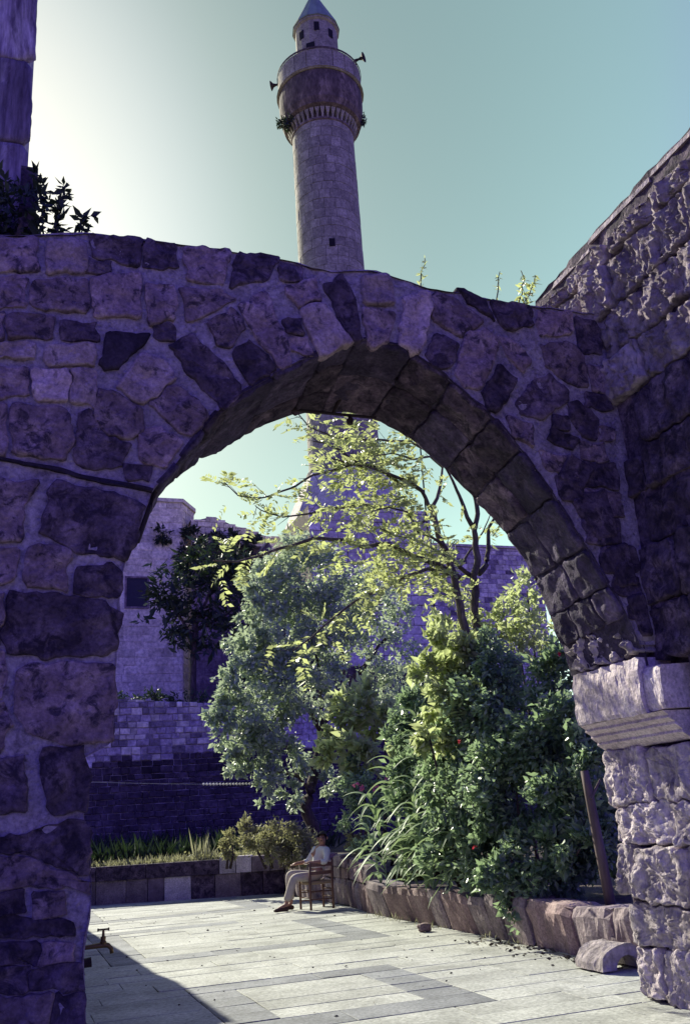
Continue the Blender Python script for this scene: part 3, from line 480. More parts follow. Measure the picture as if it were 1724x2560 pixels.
# ------------------------------------------------------------------ the arch wall
FY = 6.0; BY = 7.05
arch = empty('stone_arch_wall', (2.5, 6.5, 0), 'dark rough stone wall pierced by the big round arch in the foreground', 'arch')
XL = -2.6; XR = 4.80
jl = [(.48, 0.0)] + [(x, z) for x, z in JL]         # left jamb outline, x by height
def left_x(z):
    if z <= JL[-1][1]:
        best = interp([(b, a) for a, b in sorted(jl, key=lambda p: p[1])], z)
        return best
    left = [p for p in AF if p[0] <= 2.56]
    return interp([(b, a) for a, b in left], z)
right_arc = [p for p in AF if p[0] >= 2.55][::-1]
def right_x(z):
    if z < right_arc[0][1]: return right_arc[0][0]
    return interp([(b, a) for a, b in right_arc], z)
ZC = max(p[1] for p in AF)
rows = []; zz = 0.0
def f_front(x, z, h): return (x, FY - h, z)
lv = [i * .07 for i in range(int(ZC / .07) + 1)] + [ZC]
rl = []; rr = []
for z in lv:
    a = min(left_x(z), 2.55) - .012; rl.append([(XL + (a - XL) * k / 44, FY, z) for k in range(45)])
    a = max(right_x(z), 2.55) + .012
    if z > 2.6: rr.append([(a + (XR - a) * k / 30, FY, z) for k in range(31)])
for k in range(1, 12):
    f = k / 11
    rl.append([(x, FY, ZC + (interp(TOP, x) - ZC) * f) for x in [XL + (2.55 - XL) * i / 44 for i in range(45)]])
    rr.append([(x, FY, ZC + (interp(TOP, x) - ZC) * f) for x in [2.55 + (XR - 2.55) * i / 30 for i in range(31)]])
rl = [[(x, y + .013, z) for x, y, z in r] for r in rl]; rr = [[(x, y + .013, z) for x, y, z in r] for r in rr]
grid_face(rl, 'mortar_face', M['mortar'], arch, rough=.017, freq=8)
grid_face(rr, 'mortar_face', M['mortar'], arch, rough=.017, freq=8)
# top of the wall
tp = []
for j in range(9):
    y = FY - .005 + (BY - FY) * j / 8
    tp.append([(x, y, interp(TOP, x) + .02 * math.sin(j * .4) + (.03 * fbm((x * 3, y * 3, 4)) if 0 < j < 8 else 0) - (.02 if j in (0, 8) else 0)) for x in [XL + (XR + .1 - XL) * k / 90 for k in range(91)]])
grid_face(tp, 'coping', M['arch_dark'], arch, rough=.02, freq=5, nrm=(0, 0, 1))
# soffit and jamb linings: front curve lofted to back curve
def curve_pts(P, n):
    d = [0.0]
    for a, b in zip(P, P[1:]): d.append(d[-1] + math.hypot(b[0]-a[0], b[1]-a[1]))
    out = []
    for k in range(n):
        s = d[-1] * k / (n-1); i = max(0, min(len(d)-2, next((j for j in range(len(d)-1) if d[j+1] >= s), len(d)-2)))
        f = (s - d[i]) / max(1e-6, d[i+1]-d[i]); out.append((P[i][0] + (P[i+1][0]-P[i][0])*f, P[i][1] + (P[i+1][1]-P[i][1])*f))
    return out
cf = curve_pts(AF, 110); cb = curve_pts([(.80, 3.72), (.9, 3.93)] + AB, 110)
V = []; F = []; nd = 20
for k in range(110):
    for j in range(nd):
        f = j / (nd-1); y = FY - .012 + (BY + .012 - FY) * f
        x = cf[k][0] * (1-f) + cb[k][0] * f; z = cf[k][1] * (1-f) + cb[k][1] * f
        d = Vector((2.6 - x, 0, 3.4 - z)).normalized()
        h = (.028 * fbm((x * 3, y * 3.5, z * 3), 5) + .012 * fbm((x * 11, y * 11, z * 11), 3)) * min(1, 4 * min(f, 1 - f) + .35) - .006
        V.append((x + d.x * h, y, z + d.z * h))
for k in range(109):
    for j in range(nd-1): F.append((k*nd+j, (k+1)*nd+j, (k+1)*nd+j+1, k*nd+j+1))
build('soffit', V, F, M['soffit'], arch, smooth=True)
LC = sum(math.hypot(b[0]-a[0], b[1]-a[1]) for a, b in zip(cf, cf[1:]))
def f_soffit(u, v, h):
    q = max(0.0, min(108.0, u/LC*109)); k = int(q); g = q-k; f = (v-FY)/(BY-FY)
    A = Vector((cf[k][0]*(1-g)+cf[k+1][0]*g, cf[k][1]*(1-g)+cf[k+1][1]*g)); B_ = Vector((cb[k][0]*(1-g)+cb[k+1][0]*g, cb[k][1]*(1-g)+cb[k+1][1]*g)); p = A.lerp(B_, f)
    k0, k1 = max(0, k-4), min(109, k+5); t = Vector((cf[k1][0]-cf[k0][0], cf[k1][1]-cf[k0][1])).normalized(); n_ = Vector((t.y, -t.x))
    return (p.x + n_.x*h, v, p.y + n_.y*h)
frnd = random.Random(31); u = .02
while u < LC-.36:
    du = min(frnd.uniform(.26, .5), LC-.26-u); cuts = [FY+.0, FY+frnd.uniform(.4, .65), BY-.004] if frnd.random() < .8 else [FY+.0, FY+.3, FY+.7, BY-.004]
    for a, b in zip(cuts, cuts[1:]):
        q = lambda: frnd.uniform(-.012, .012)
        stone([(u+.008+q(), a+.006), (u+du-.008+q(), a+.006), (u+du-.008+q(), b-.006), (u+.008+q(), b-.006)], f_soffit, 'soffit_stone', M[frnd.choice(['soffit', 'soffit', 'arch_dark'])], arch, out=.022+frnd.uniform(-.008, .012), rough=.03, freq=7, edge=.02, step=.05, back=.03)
    u += du
# back face of the wall (towards the courtyard) and left jamb lining
V = []; F = []
jlb = [p for p in jl]
for k, (x, z) in enumerate(sorted(jlb, key=lambda p: p[1])):
    for j in range(10):
        f = j / 9; V.append((x - .02 - .10 * f + .015 * fbm((x*5, f*4, z*5)), FY + .002 + (BY-FY)*f, z))
nj = 10
for k in range(len(jlb)-1):
    for j in range(nj-1): F.append((k*nj+j, (k+1)*nj+j, (k+1)*nj+j+1, k*nj+j+1))
build('jamb_lining', V, F, M['arch'], arch, smooth=True)
bl = []; br = []
def bleft(z):
    if z < 3.72: return .4
    return interp([(b, a) for a, b in [(.80, 3.72), (.9, 3.93)] + AB[:8]], z)
for z in [0, .8, 1.6, 2.4, 3.0, 3.5, 3.72, 3.85, 4.0, 4.2, 4.4, 4.6, 4.75, 4.9, 4.96]:
    a = bleft(z); bl.append([(XL + (a-XL)*k/20, BY, z) for k in range(21)])
    rb = [p for p in AB if p[0] > 2.6][::-1]
    a = interp([(b, q) for q, b in rb], z) if z > 2.58 else 4.80
    if z > 2.55: br.append([(a + (XR+.02-a)*k/20, BY, z) for k in range(21)])
for k in range(1, 6):
    f = k/5
    bl.append([(x, BY, 4.96 + (interp(TOP, x) - 4.96)*f) for x in [XL + (2.69-XL)*i/20 for i in range(21)]])
    br.append([(x, BY, 4.96 + (interp(TOP, x) - 4.96)*f) for x in [2.69 + (XR+.02-2.69)*i/20 for i in range(21)]])
grid_face(bl, 'rear_face', M['arch'], arch, rough=.01, nrm=(0, 1, 0)); grid_face(br, 'rear_face', M['arch'], arch, rough=.01, nrm=(0, 1, 0))
# facing stones
TONE = {0: 'arch', 1: 'arch_light', 2: 'arch_dark', 3: 'recess_dark'}
def grow(P, d):
    cx = sum(p[0] for p in P)/len(P); cy = sum(p[1] for p in P)/len(P); out = []
    for x, y in P:
        l = math.hypot(x-cx, y-cy); out.append((cx + (x-cx)*(1+d/l), cy + (y-cy)*(1+d/l)))
    return out
FRONT = [(t, grow(P, .007)) for t, P in FRONT]
for i, (t, P) in enumerate(FRONT):
    o = {0: .014, 1: .026, 2: .010, 3: .016}[t] + rnd.uniform(-.004, .008)
    xs = [p[0] for p in P]
    stone(P, f_front, 'wall_stone', M[TONE[t]], arch, out=o, rough=.026 if t != 3 else .005, freq=8.0, edge=.03, step=.035)
# small stones packed into whatever the big ones leave free
def inside(P, x, y):
    c = False; j = len(P)-1
    for i in range(len(P)):
        if (P[i][1] > y) != (P[j][1] > y) and x < (P[j][0]-P[i][0])*(y-P[i][1])/(P[j][1]-P[i][1])+P[i][0]: c = not c
        j = i
    return c
GS = .03; gx0, gz0 = -.24, .5; gw, gh = int((4.74-gx0)/GS), int((5.74-gz0)/GS); free = np.zeros((gh, gw), bool)
for j in range(gh):
    for i in range(gw):
        x = gx0+(i+.5)*GS; z = gz0+(j+.5)*GS
        if z > interp(TOP, x)-.03: continue
        if z < ZC and left_x(z) - .015 < x < right_x(z) + .02: continue
        if x > 2.5 and z < 2.75: continue
        free[j, i] = True
for t, P in FRONT + [(3, grow([(-.25, 3.92), (.2, 3.86), (.83, 3.75), (.82, 3.67), (.2, 3.77), (-.25, 3.86)], .01))]:
    xs = [p[0] for p in P]; zs = [p[1] for p in P]
    for j in range(max(0, int((min(zs)-gz0)/GS)), min(gh, int((max(zs)-gz0)/GS)+2)):
        for i in range(max(0, int((min(xs)-gx0)/GS)), min(gw, int((max(xs)-gx0)/GS)+2)):
            if inside(P, gx0+(i+.5)*GS, gz0+(j+.5)*GS): free[j, i] = False
irnd = random.Random(14)
for (w, h) in ((12, 8), (8, 12), (9, 6), (6, 9), (6, 5), (5, 7)):
    for j in range(0, gh-h):
        for i in range(0, gw-w):
            if free[j:j+h, i:i+w].all():
                free[j:j+h, i:i+w] = False
                a, b, c, d = gx0+i*GS, gx0+(i+w)*GS, gz0+j*GS, gz0+(j+h)*GS; q = lambda: irnd.uniform(-.012, .012)
                P = [(a+q()+.004, c+q()+.004), (b+q()-.004, c+q()+.004), (b+q()-.004, d+q()-.004), (a+q()+.004, d+q()-.004)]
                stone(P, f_front, 'wall_stone', M[irnd.choice(['arch', 'arch_dark', 'arch_dark'])], arch, out=.008+irnd.uniform(-.004, .008), rough=.022, freq=8, edge=.03, step=.04)
for P in courses(-2.55, -.27, .02, 5.45, (.24, .44), (.35, .75), rnd): stone(P, f_front, 'wall_stone', M[rnd.choice(['arch', 'arch', 'arch_dark', 'arch_light'])], arch, out=.035, rough=.02, step=.1)
for P in courses(-.25, .44, .02, .47, (.2, .25), (.3, .4), rnd): stone(P, f_front, 'wall_stone', M['arch_dark'], arch, out=.03, rough=.02)
# right-hand dark spandrel stones near the corner and the springer
for P in ([(4.05, 4.02), (4.28, 3.92), (4.42, 4.12), (4.2, 4.25)], [(4.16, 3.84), (4.34, 3.5), (4.55, 3.55), (4.5, 3.95), (4.3, 3.9)], [(4.38, 3.42), (4.5, 3.12), (4.66, 3.15), (4.62, 3.5)], [(4.54, 3.05), (4.62, 2.72), (4.72, 2.72), (4.7, 3.08)]):
    stone(P, f_front, 'wall_stone', M['arch_dark'], arch, out=.03, rough=.02)
# black strip painting the crack and ledge shadow below the left springing
stone([(-.6, 3.96), (-.1, 3.885), (.2, 3.845), (.5, 3.775), (.83, 3.735), (.82, 3.705), (.5, 3.75), (.2, 3.815), (-.1, 3.862), (-.6, 3.94)], f_front, 'joint_shade_strip', M['recess_dark'], arch, out=.012, rough=.004, edge=.012)
# impost block with its mouldings (right jamb)
def prof_run(prof, y0, y1, name, mat, parent, n=14, wear=.006):
    V = []; F = []; m = len(prof)
    for j in range(n+1):
        y = y0 + (y1-y0)*j/n
        for i, (x, z) in enumerate(prof):
            V.append((x + wear*fbm((x*11, y*11, z*11), 4), y, z + wear*fbm((x*9, y*9+5, z*9), 3)))
    for j in range(n):
        for i in range(m): F.append((j*m+i, j*m+(i+1) % m, (j+1)*m+(i+1) % m, (j+1)*m+i))
    F.append(tuple(range(m))); F.append(tuple(n*m+i for i in range(m-1, -1, -1)))
    return build(name, V, F, mat, parent)
jamb = empty('impost_pier', (4.8, 6.5, 0), 'pale carved impost block and rough pier carrying the arch on the right', 'pier')
prof_run([(4.585, 2.14), (4.572, 2.17), (4.57, 2.22), (4.568, 2.27), (4.57, 2.32), (4.572, 2.37), (4.57, 2.42), (4.574, 2.47), (4.585, 2.52), (4.60, 2.57), (5.05, 2.57), (5.05, 2.14)], 6.05, 6.985, 'impost_block', M['impost'], jamb, n=40, wear=.012)
prof_run([(4.61, 2.15), (4.60, 2.2), (4.6, 2.26), (4.60, 2.32), (4.60, 2.38), (4.61, 2.44), (4.63, 2.48), (5.05, 2.50), (5.05, 2.15)], 5.83, 6.035, 'impost_block', M['impost'], jamb, n=12, wear=.012)
prof_run([(4.595, 2.136), (4.645, 2.105), (4.637, 2.085), (4.695, 2.055), (4.688, 2.035), (4.75, 1.995), (4.742, 1.975), (4.83, 1.92), (5.05, 1.92), (5.05, 2.136)], 5.86, 6.985, 'impost_moulding', M['impost'], jamb, wear=.004)
def f_side(u, v, h): return (4.84 - .03*(v < 1.9) - h - .0, u, v)
pier_core = []
for z in [i*.1 for i in range(20)]:
    pier_core.append([(4.95, 5.7 + (BY - .02 - 5.7)*k/20, z) for k in range(21)])
grid_face(pier_core, 'pier_core', M['rock'], jamb, rough=.05, freq=4, nrm=(-1, 0, 0))
def f_pier(u, v, h): return (4.90 - h, u, v)
prnd = random.Random(5)
for P in courses(5.72, 7.04, .0, 1.92, (.28, .5), (.4, .75), prnd, gap=.006, jit=.03):
    stone(P, f_pier, 'pier_stone', M['rock'], jamb, out=.085 + prnd.uniform(-.02, .03), rough=.042, freq=6.5, edge=.03, step=.02, streak=.8, knob=.9, rings=(1.0, .97, .92, .86, .79, .72, .65, .58, .5, .42, .34, .26, .18, .1), back=.06)
# broken stones filling between impost and arch springing
for P in ([(6.64, 2.59), (7.0, 2.59), (6.97, 2.80), (6.68, 2.86)], [(6.32, 2.59), (6.62, 2.59), (6.63, 2.85), (6.35, 2.80)], [(5.99, 2.59), (6.30, 2.59), (6.31, 2.79), (6.03, 2.83)]):
    stone(P, lambda u, v, h: (4.71 - .16*(v-2.59) - h, u, v), 'springer_stone', M['rock'], jamb, out=.11, rough=.07, freq=9, edge=.04, step=.025, knob=.8, rings=(1.0, .96, .88, .78, .66, .54, .42, .3, .15))
V = []; F = []
for j in range(8):
    z = 2.5 + (3.0-2.5)*j/7
    for k in range(12):
        y = FY + .02 + (BY - .05 - FY)*k/11; V.append((4.66 - .10*(z-2.5) + .02*fbm((y*6, z*6, 2)), y, z))
for j in range(7):
    for k in range(11): F.append((j*12+k, j*12+k+1, (j+1)*12+k+1, (j+1)*12+k))
build('springing_bed', V, F, M['soffit'], jamb, smooth=True)
mb = MB(); mb.box((4.9, 5.7, 0), (5.25, 7.03, 5.55)); mb.build('pier_backing', M['arch_dark'], jamb)

# ------------------------------------------------------------------ rocky wall on the right
side = empty('rock_faced_wall', (4.9, 3, 0), 'tall wall of rough pale rock-faced blocks along the right edge', 'wall')
SX = 4.78
rows = []
for i in range(66):
    z = i*.1
    rows.append([(SX, -2.5 + (5.7+2.5)*k/85, min(z, 6.5 - .035*max(0, (-2.5 + 8.2*k/85) - 4.5)**1.5)) for k in range(86)])
grid_face(rows, 'rubble_core', M['arch_dark'], side, rough=.035, freq=5, nrm=(-1, 0, 0))
rows = []
for i in range(40):
    z = 2.6 + i*.1
    rows.append([(SX, 5.69 + (7.0-5.69)*k/14, min(z, 6.5 - .035*max(0, (5.69 + 1.31*k/14) - 4.5)**1.5)) for k in range(15)])
grid_face(rows, 'rubble_core', M['arch_dark'], side, rough=.03, freq=5, nrm=(-1, 0, 0))
def f_rock(u, v, h): return (SX - h, u, v)
srnd = random.Random(23)
for P in courses(2.2, 6.98, 2.02, 6.22, (.34, .52), (.4, .85), srnd, gap=.008, jit=.028):
    yy = sum(p[0] for p in P)/4; vv = sum(p[1] for p in P)/4
    if yy > 5.62 and vv < 2.62: continue
    if yy > 6.02 and vv < 5.3: continue
    top = vv > 4.6  # courses below get darker stone, painting the arch's shadow on this wall
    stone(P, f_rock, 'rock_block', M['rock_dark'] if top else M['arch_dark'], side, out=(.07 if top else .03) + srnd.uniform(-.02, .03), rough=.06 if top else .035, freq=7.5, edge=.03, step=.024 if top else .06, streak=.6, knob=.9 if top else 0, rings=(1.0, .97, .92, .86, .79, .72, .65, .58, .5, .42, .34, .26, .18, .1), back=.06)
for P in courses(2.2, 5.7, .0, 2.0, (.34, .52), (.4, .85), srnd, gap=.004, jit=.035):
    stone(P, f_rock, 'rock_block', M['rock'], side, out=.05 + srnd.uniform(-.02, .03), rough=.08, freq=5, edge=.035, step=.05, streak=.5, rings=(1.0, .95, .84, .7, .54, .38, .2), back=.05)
for P in courses(-2.4, 2.18, 0, 6.3, (.4, .6), (.6, 1.1), srnd, gap=.006, jit=.03):
    stone(P, f_rock, 'rock_block', M['rock'], side, out=.05, rough=.06, freq=5, edge=.03, step=.12)
# thin coping slabs on top
yy = 7.0
while yy > -2.4:
    l = srnd.uniform(.5, 1.1); a = yy - l
    z = 6.50 - .035*max(0, (yy+a)/2 - 4.5)**1.5; z2 = .02*srnd.random()
    sl_ = MB(); e = .01
    x0 = SX + .0 - .02*srnd.random()
    sl_.add([(x0, a+.01, z-.09), (x0+.6, a+.01, z-.09), (x0+.6, yy-.01, z-.09), (x0, yy-.01, z-.09), (x0+e, a+.01+e, z-.04+z2), (x0+.6, a+.01+e, z-.04+z2), (x0+.6, yy-.01-e, z-.04+z2), (x0+e, yy-.01-e, z-.04+z2)], [(0,3,2,1),(4,5,6,7),(0,1,5,4),(1,2,6,5),(2,3,7,6),(3,0,4,7)])
    sl_.build('coping_slab', M['rock_dark'], side); yy = a
mb = MB(); mb.box((SX+.12, -2.5, 0), (SX+.7, 5.68, 6.25)); mb.build('wall_backing', M['arch_dark'], side)

# ------------------------------------------------------------------ tall building on the left, on top of the wall
lb = empty('corner_building', (-1.4, 7.6, 0), 'tall streaked stone building cut off by the upper left edge', 'building')
mb = MB(); mb.box((-3.2, 6.68, 0), (-.16, 9.5, 13)); mb.build('wall_core', M['streak'], lb)
mb = MB(); mb.box((-.158, 6.45, 5.55), (-.03, 6.9, 6.57)); mb.build('pilaster_base', M['arch_dark'], lb)
lrnd = random.Random(3)
def f_lb(u, v, h): return (u, 6.68 - h, v)
for P in courses(-1.6, -.10, 5.5, 11.5, (.5, .9), (.5, 1.0), lrnd, gap=.008, jit=.01):
    stone(P, f_lb, 'wall_stone', M['streak'], lb, out=.04, rough=.05, freq=6, streak=.15, step=.06, back=.02, soft=.08, rings=(1.0, .96, .85, .7, .5, .3))

# courtyard wall on the left, beyond the arch (throws the shadow on the paving)
cw = empty('courtyard_wall', (-.25, 14, 0), 'low stone courtyard wall hidden behind the left pier, shading the paving', 'wall')
WT = [(7.06, 4.25), (10.2, 4.2), (14.6, 4.15), (15.0, 4.45), (17.3, 4.30), (17.6, 4.0), (19.5, 3.75), (22.0, 3.3), (24.5, 3.2)]
V = []; F = []
for y, h in WT:
    for x, z in ((.12, 0), (.12, h), (-.3, h), (-.3, 0)): V.append((x, y, z))
for k in range(len(WT)-1):
    for j in range(4): F.append((k*4+j, k*4+(j+1) % 4, (k+1)*4+(j+1) % 4, (k+1)*4+j))
F += [(0, 3, 2, 1), tuple((len(WT)-1)*4+j for j in range(4))]
build('wall_body', V, F, M['arch'], cw)

# ------------------------------------------------------------------ planter: soil, front blocks, far kerb
soil = []
def f_planter(y):   # foot of the planter front, x by y
    return interp([(8.0, 5.72), (9.1, 5.70), (12, 5.76), (15.4, 5.72), (16.2, 5.80), (17.2, 5.98), (21.8, 6.0)], y)
V = [(5.8, 7.2, .42), (30, 7.2, .42), (30, 15.6, .45), (5.9, 15.6, .45), (6.1, 21.9, .75), (30, 21.9, .75), (30, 33, .95), (-2, 33, .95), (-2, 23.0, .74)]
build('planter_soil', [(5.8, 7.2, .42), (30, 7.2, .42), (30, 15.5, .45), (5.85, 15.5, .45)], [(0, 1, 2, 3)], M['soil'])['kind'] = 'structure'
build('garden_soil', [(5.85, 15.5, .62), (30, 15.5, .62), (30, 22.2, .74), (6.05, 22.2, .74), (30, 33.2, 1.0), (-6, 33.2, 1.0), (-6, 24.6, .74), (2.0, 24.1, .74)], [(0, 1, 2, 3), (3, 2, 4, 5, 6, 7)], M['soil'])['kind'] = 'structure'
planter = empty('planter_wall', (5.8, 14, 0), 'low planter wall of pink and grey stone blocks along the right of the paving', 'planter')
brnd = random.Random(8)
def block(p0, p1, depth, h0, h1, mat, name, parent, lean=.12, rough=.02, n=6, seed=0):
    """block whose face runs from p0 to p1 (on the ground), depth to the rear"""
    p0 = Vector((*p0, 0)); p1 = Vector((*p1, 0)); d = (p1-p0).normalized(); nr = Vector((-d.y, d.x, 0))   # rear direction
    L = (p1-p0).length; V = []; F = []; m = 6
    for j in range(m+1):
        f = j/m; ang = f*2.2
    prof = [(0.0, 0.0), (-.02, .45), (-.03, .8), (.01, .97), (.06, 1.0), (.5, 1.0), (1.0, .98)]
    for i in range(n+1):
        a = i/n; ea = min(a, 1-a)*L
        for (q, zf) in prof:
            z = (h0+(h1-h0)*a) * zf
            rr_ = .03 if ea < .001 else 0
            p = p0 + d*(a*L) + nr*(q*depth if q > .05 else q*1.0 - lean*zf*0 + rr_) 
            p = p - nr*lean*(zf if q < .4 else 0) * (1 if q < .4 else 0)
            k = fbm((p.x*4+seed, p.y*4, z*4), 4)*rough
            V.append((p.x - nr.x*k, p.y - nr.y*k, z + k*.5*(zf > .5) - (.02 if ea < .001 and zf > .5 else 0)))
    w = len(prof)
    for i in range(n):
        for j in range(w-1): F.append((i*w+j, (i+1)*w+j, (i+1)*w+j+1, i*w+j+1))
    F.append(tuple(range(w-1, -1, -1))); F.append(tuple(n*w+j for j in range(w)))
    return build(name, V, F, mat, parent, smooth=False)
ys = [15.45, 14.7, 13.75, 13.0, 12.55, 11.7, 11.2, 10.9, 10.25, 9.25, 8.55, 8.0]
for i, (a, b) in enumerate(zip(ys, ys[1:])):
    mat = [M['planter'], M['planter_pink'], M['planter_pink'], M['planter'], M['planter_pink'], M['planter'], M['planter'], M['planter'], M['planter_pink'], M['planter'], M['planter']][i]
    block((f_planter(a), a-.012), (f_planter(b)+brnd.uniform(-.02, .03), b+.012), .38, .5+brnd.uniform(-.04, .04), .5+brnd.uniform(-.04, .03), mat, 'planter_block', planter, lean=.13 if a > 10.9 else .05, rough=.016 if a > 10.5 else .045, n=8, seed=i*3.1)
# weathered upright stones behind the chair, with a ledge course on top
y = 15.5
while y < 21.7:
    w = brnd.uniform(.22, .42); b = min(21.75, y+w)
    block((f_planter(b), b-.01), (f_planter(y), y+.01), .35, .46+brnd.uniform(-.03, .03), .46+brnd.uniform(-.03, .03), M['planter_pink'] if brnd.random() < .45 else M['planter'], 'planter_block', planter, lean=.03, rough=.05, n=5, seed=y) if False else block((f_planter(b), b-.01), (f_planter(y), y+.01), .35, .46, .46+brnd.uniform(-.03, .03), M['planter_pink'] if brnd.random() < .45 else M['planter'], 'planter_block', planter, lean=.03, rough=.035, n=5, seed=y)
    y = b
def raised_block(y0, y1, z0, z1, seed):
    mbk = MB(); n = 6; V = []; F = []
    for i in range(n+1):
        y = y0 + (y1-y0)*i/n; x = f_planter(y) - .03
        for (q, z) in ((0, z0), (-.01, z0+(z1-z0)*.5), (.0, z1-.03), (.04, z1), (.34, z1), (.34, z0)):
            k = .055*fbm((y*5+seed, z*7, q*3+seed), 4); V.append((x+q-k, y, z+k*.4))
    for i in range(n):
        for j in range(5): F.append((i*6+j, i*6+j+1, (i+1)*6+j+1, (i+1)*6+j))
    F.append(tuple(range(6))); F.append(tuple(n*6+j for j in range(5, -1, -1)))
    build('planter_block', V, F, M['planter'] if brnd.random() < .7 else M['planter_pink'], planter)
y = 15.55
while y < 21.7:
    b = min(21.75, y + brnd.uniform(.3, .7)); raised_block(y+.015, b-.015, .47, .80 + brnd.uniform(-.06, .08), y*3); y = b
kerb = empty('garden_kerb', (4, 23, 0), 'long low kerb of dark stone with pale blocks at the far edge of the paving', 'kerb')
K0 = Vector((-2.0, 25.0)); K1 = Vector((6.02, 21.9)); kd = (K1-K0).normalized(); kn = Vector((-kd.y, kd.x)); KL = (K1-K0).length
def kb(s0, s1, z0, z1, proud, mat, name='kerb_block', d=.35):
    a = K0+kd*s0 - kn*proud; b = K0+kd*s1 - kn*proud; V = []; e = .012
    q = [(a.x, a.y), (b.x, b.y), (b.x+kn.x*(d+proud), b.y+kn.y*(d+proud)), (a.x+kn.x*(d+proud), a.y+kn.y*(d+proud))]
    cx = sum(p[0] for p in q)/4; cy = sum(p[1] for p in q)/4
    V = [(x, y, z0) for x, y in q] + [(x, y, z1-e) for x, y in q] + [(x+(cx-x)*.04, y+(cy-y)*.04, z1) for x, y in q]
    F = [(0, 3, 2, 1), (8, 9, 10, 11)]
    for l in (0, 4):
        for k in range(4): F.append((l+k, l+(k+1) % 4, l+4+(k+1) % 4, l+4+k))
    build(name, V, F, mat, kerb)
krnd = random.Random(4)
KE = [0, .7, 1.5, 2.2, 3.0, 3.7, 4.25, 4.95, 5.45, 5.83, 6.45, 7.0, 7.6, 8.1, KL]
for s, b in zip(KE, KE[1:]):
    m_ = M['kerb_white'] if s == 5.83 else M['far_dark'] if s == 5.45 else M['planter'] if krnd.random() < .6 else M['arch_dark']
    kb(s+.008, b-.008, 0, .5, krnd.uniform(0, .012), m_)
s = 0.0
while s < KL-.05:
    w = krnd.uniform(.9, 1.8) if s < 6.0 else krnd.uniform(.3, .5); b = min(KL, s+w)
    kb(s+.008, b-.008, .505, .80 + (.05 if s > 6 else 0) + krnd.uniform(-.02, .02), .05 + krnd.uniform(-.01, .015), M['arch_dark'] if s < 6.0 else (M['kerb_white'] if krnd.random() < .4 else M['planter'])); s = b

# ------------------------------------------------------------------ terrace wall, hillside, house, mosque wall
def wall_blocks(origin, ux, x0, x1, z0, z1, rh, bl, nrm, mats, parent, name, seed, region, topfn=None, proud=.03, limit=300, cover=None, dark_zone=None):
    """masonry as blocks: those inside region become single parts (up to limit), the others are joined"""
    r_ = random.Random(seed); joined = MB(); dark_joined = MB(); single = []; z = z0
    ux = Vector(ux); nv = Vector(nrm); o = Vector(origin)
    while z < z1 - .02:
        h = r_.uniform(*rh); u = x0 - r_.uniform(0, bl[0])
        while u < x1:
            l = r_.uniform(*bl); a, b = max(x0, u), min(x1, u+l); u += l
            if b-a < .06: continue
            zt = min(z+h, z1 if topfn is None else topfn((a+b)/2))
            if zt - z < .05: continue
            if cover and cover(a, b, z, zt): continue
            g = .012 * (bl[0] + .5); pr = proud*r_.uniform(.3, 1.2)
            def P(uu, zz, n_): return o + ux*uu + Vector((0, 0, zz)) + nv*n_
            e = min(.03, .1*(zt-z))
            j = [r_.uniform(-.012, .012) for _ in range(8)]
            q = [(a+g+j[0], z+g+j[1]), (b-g+j[2], z+g+j[3]), (b-g+j[4], zt-g+j[5]), (a+g+j[6], zt-g+j[7])]
            s_ = [(1, 1), (-1, 1), (-1, -1), (1, -1)]
            V = [P(x, y, -.05) for x, y in q] + [P(x, y, pr*.6) for x, y in q] + [P(x+s_[i][0]*e, y+s_[i][1]*e, pr) for i, (x, y) in enumerate(q)]
            F = [(8, 9, 10, 11)]
            for lq in (0, 4):
                for k in range(4): F.append((lq+k, lq+(k+1) % 4, lq+4+(k+1) % 4, lq+4+k))
            if region((a+b)/2, (z+zt)/2) and len(single) < limit:
                single.append(build(name, V, F, dark_zone[1] if dark_zone and dark_zone[0]((a+b)/2, (z+zt)/2) else r_.choice(mats), parent))
            elif dark_zone and dark_zone[0]((a+b)/2, (z+zt)/2): dark_joined.add(V, F)
            else: joined.add(V, F)
        z += h
    if dark_zone: dark_joined.build('dark_masonry', dark_zone[1], parent, kind='stuff')
    if joined.v: joined.build(name.replace('block', 'masonry').replace('stone', 'masonry'), mats[0], parent, kind='stuff')
TY = 33.0
def low_dark(u, z): return z < 3.95 + .12*math.sin(u*2.3) + .05*(u-5)  # lower courses get a darker stone below a wavy line
def ter_top(x): return interp([(-10, 6.1), (3, 5.98), (7.7, 5.68), (14, 5.3), (32, 5.2)], x)
terr = empty('terrace_wall', (8, TY, 0), 'bluish rubble retaining wall behind the garden, topped by bushes', 'wall')
V = []; F = []
xs = [-10 + i for i in range(43)]
for x in xs: V += [(x, TY, .5), (x, TY, ter_top(x)-.02), (x, TY+.8, ter_top(x)-.02)]
for i in range(len(xs)-1):
    for j in range(2): F.append((i*3+j, (i+1)*3+j, (i+1)*3+j+1, i*3+j+1))
build('wall_core', V, F, M['mortar'], terr)
wall_blocks((0, TY, 0), (1, 0, 0), -10, 32, .9, 6.2, (.17, .27), (.18, .48), (0, -1, 0), [M['terr'], M['terr'], M['far'], M['terr']], terr, 'wall_stone', 77, lambda u, z: 2.6 < u < 8.0 and z > 3.3, ter_top, proud=.06, dark_zone=(low_dark, M['terr_dark']))
V = []; F = []
for x in xs: V += [(x, TY+.78, ter_top(x)-.06), (x, 38, 6.4), (x, 50, 8.0), (x, 62, 9.0)]
for i in range(len(xs)-1):
    for j in range(3): F.append((i*4+j, (i+1)*4+j, (i+1)*4+j+1, i*4+j+1))
build('hillside', V, F, M['earth'])['kind'] = 'structure'

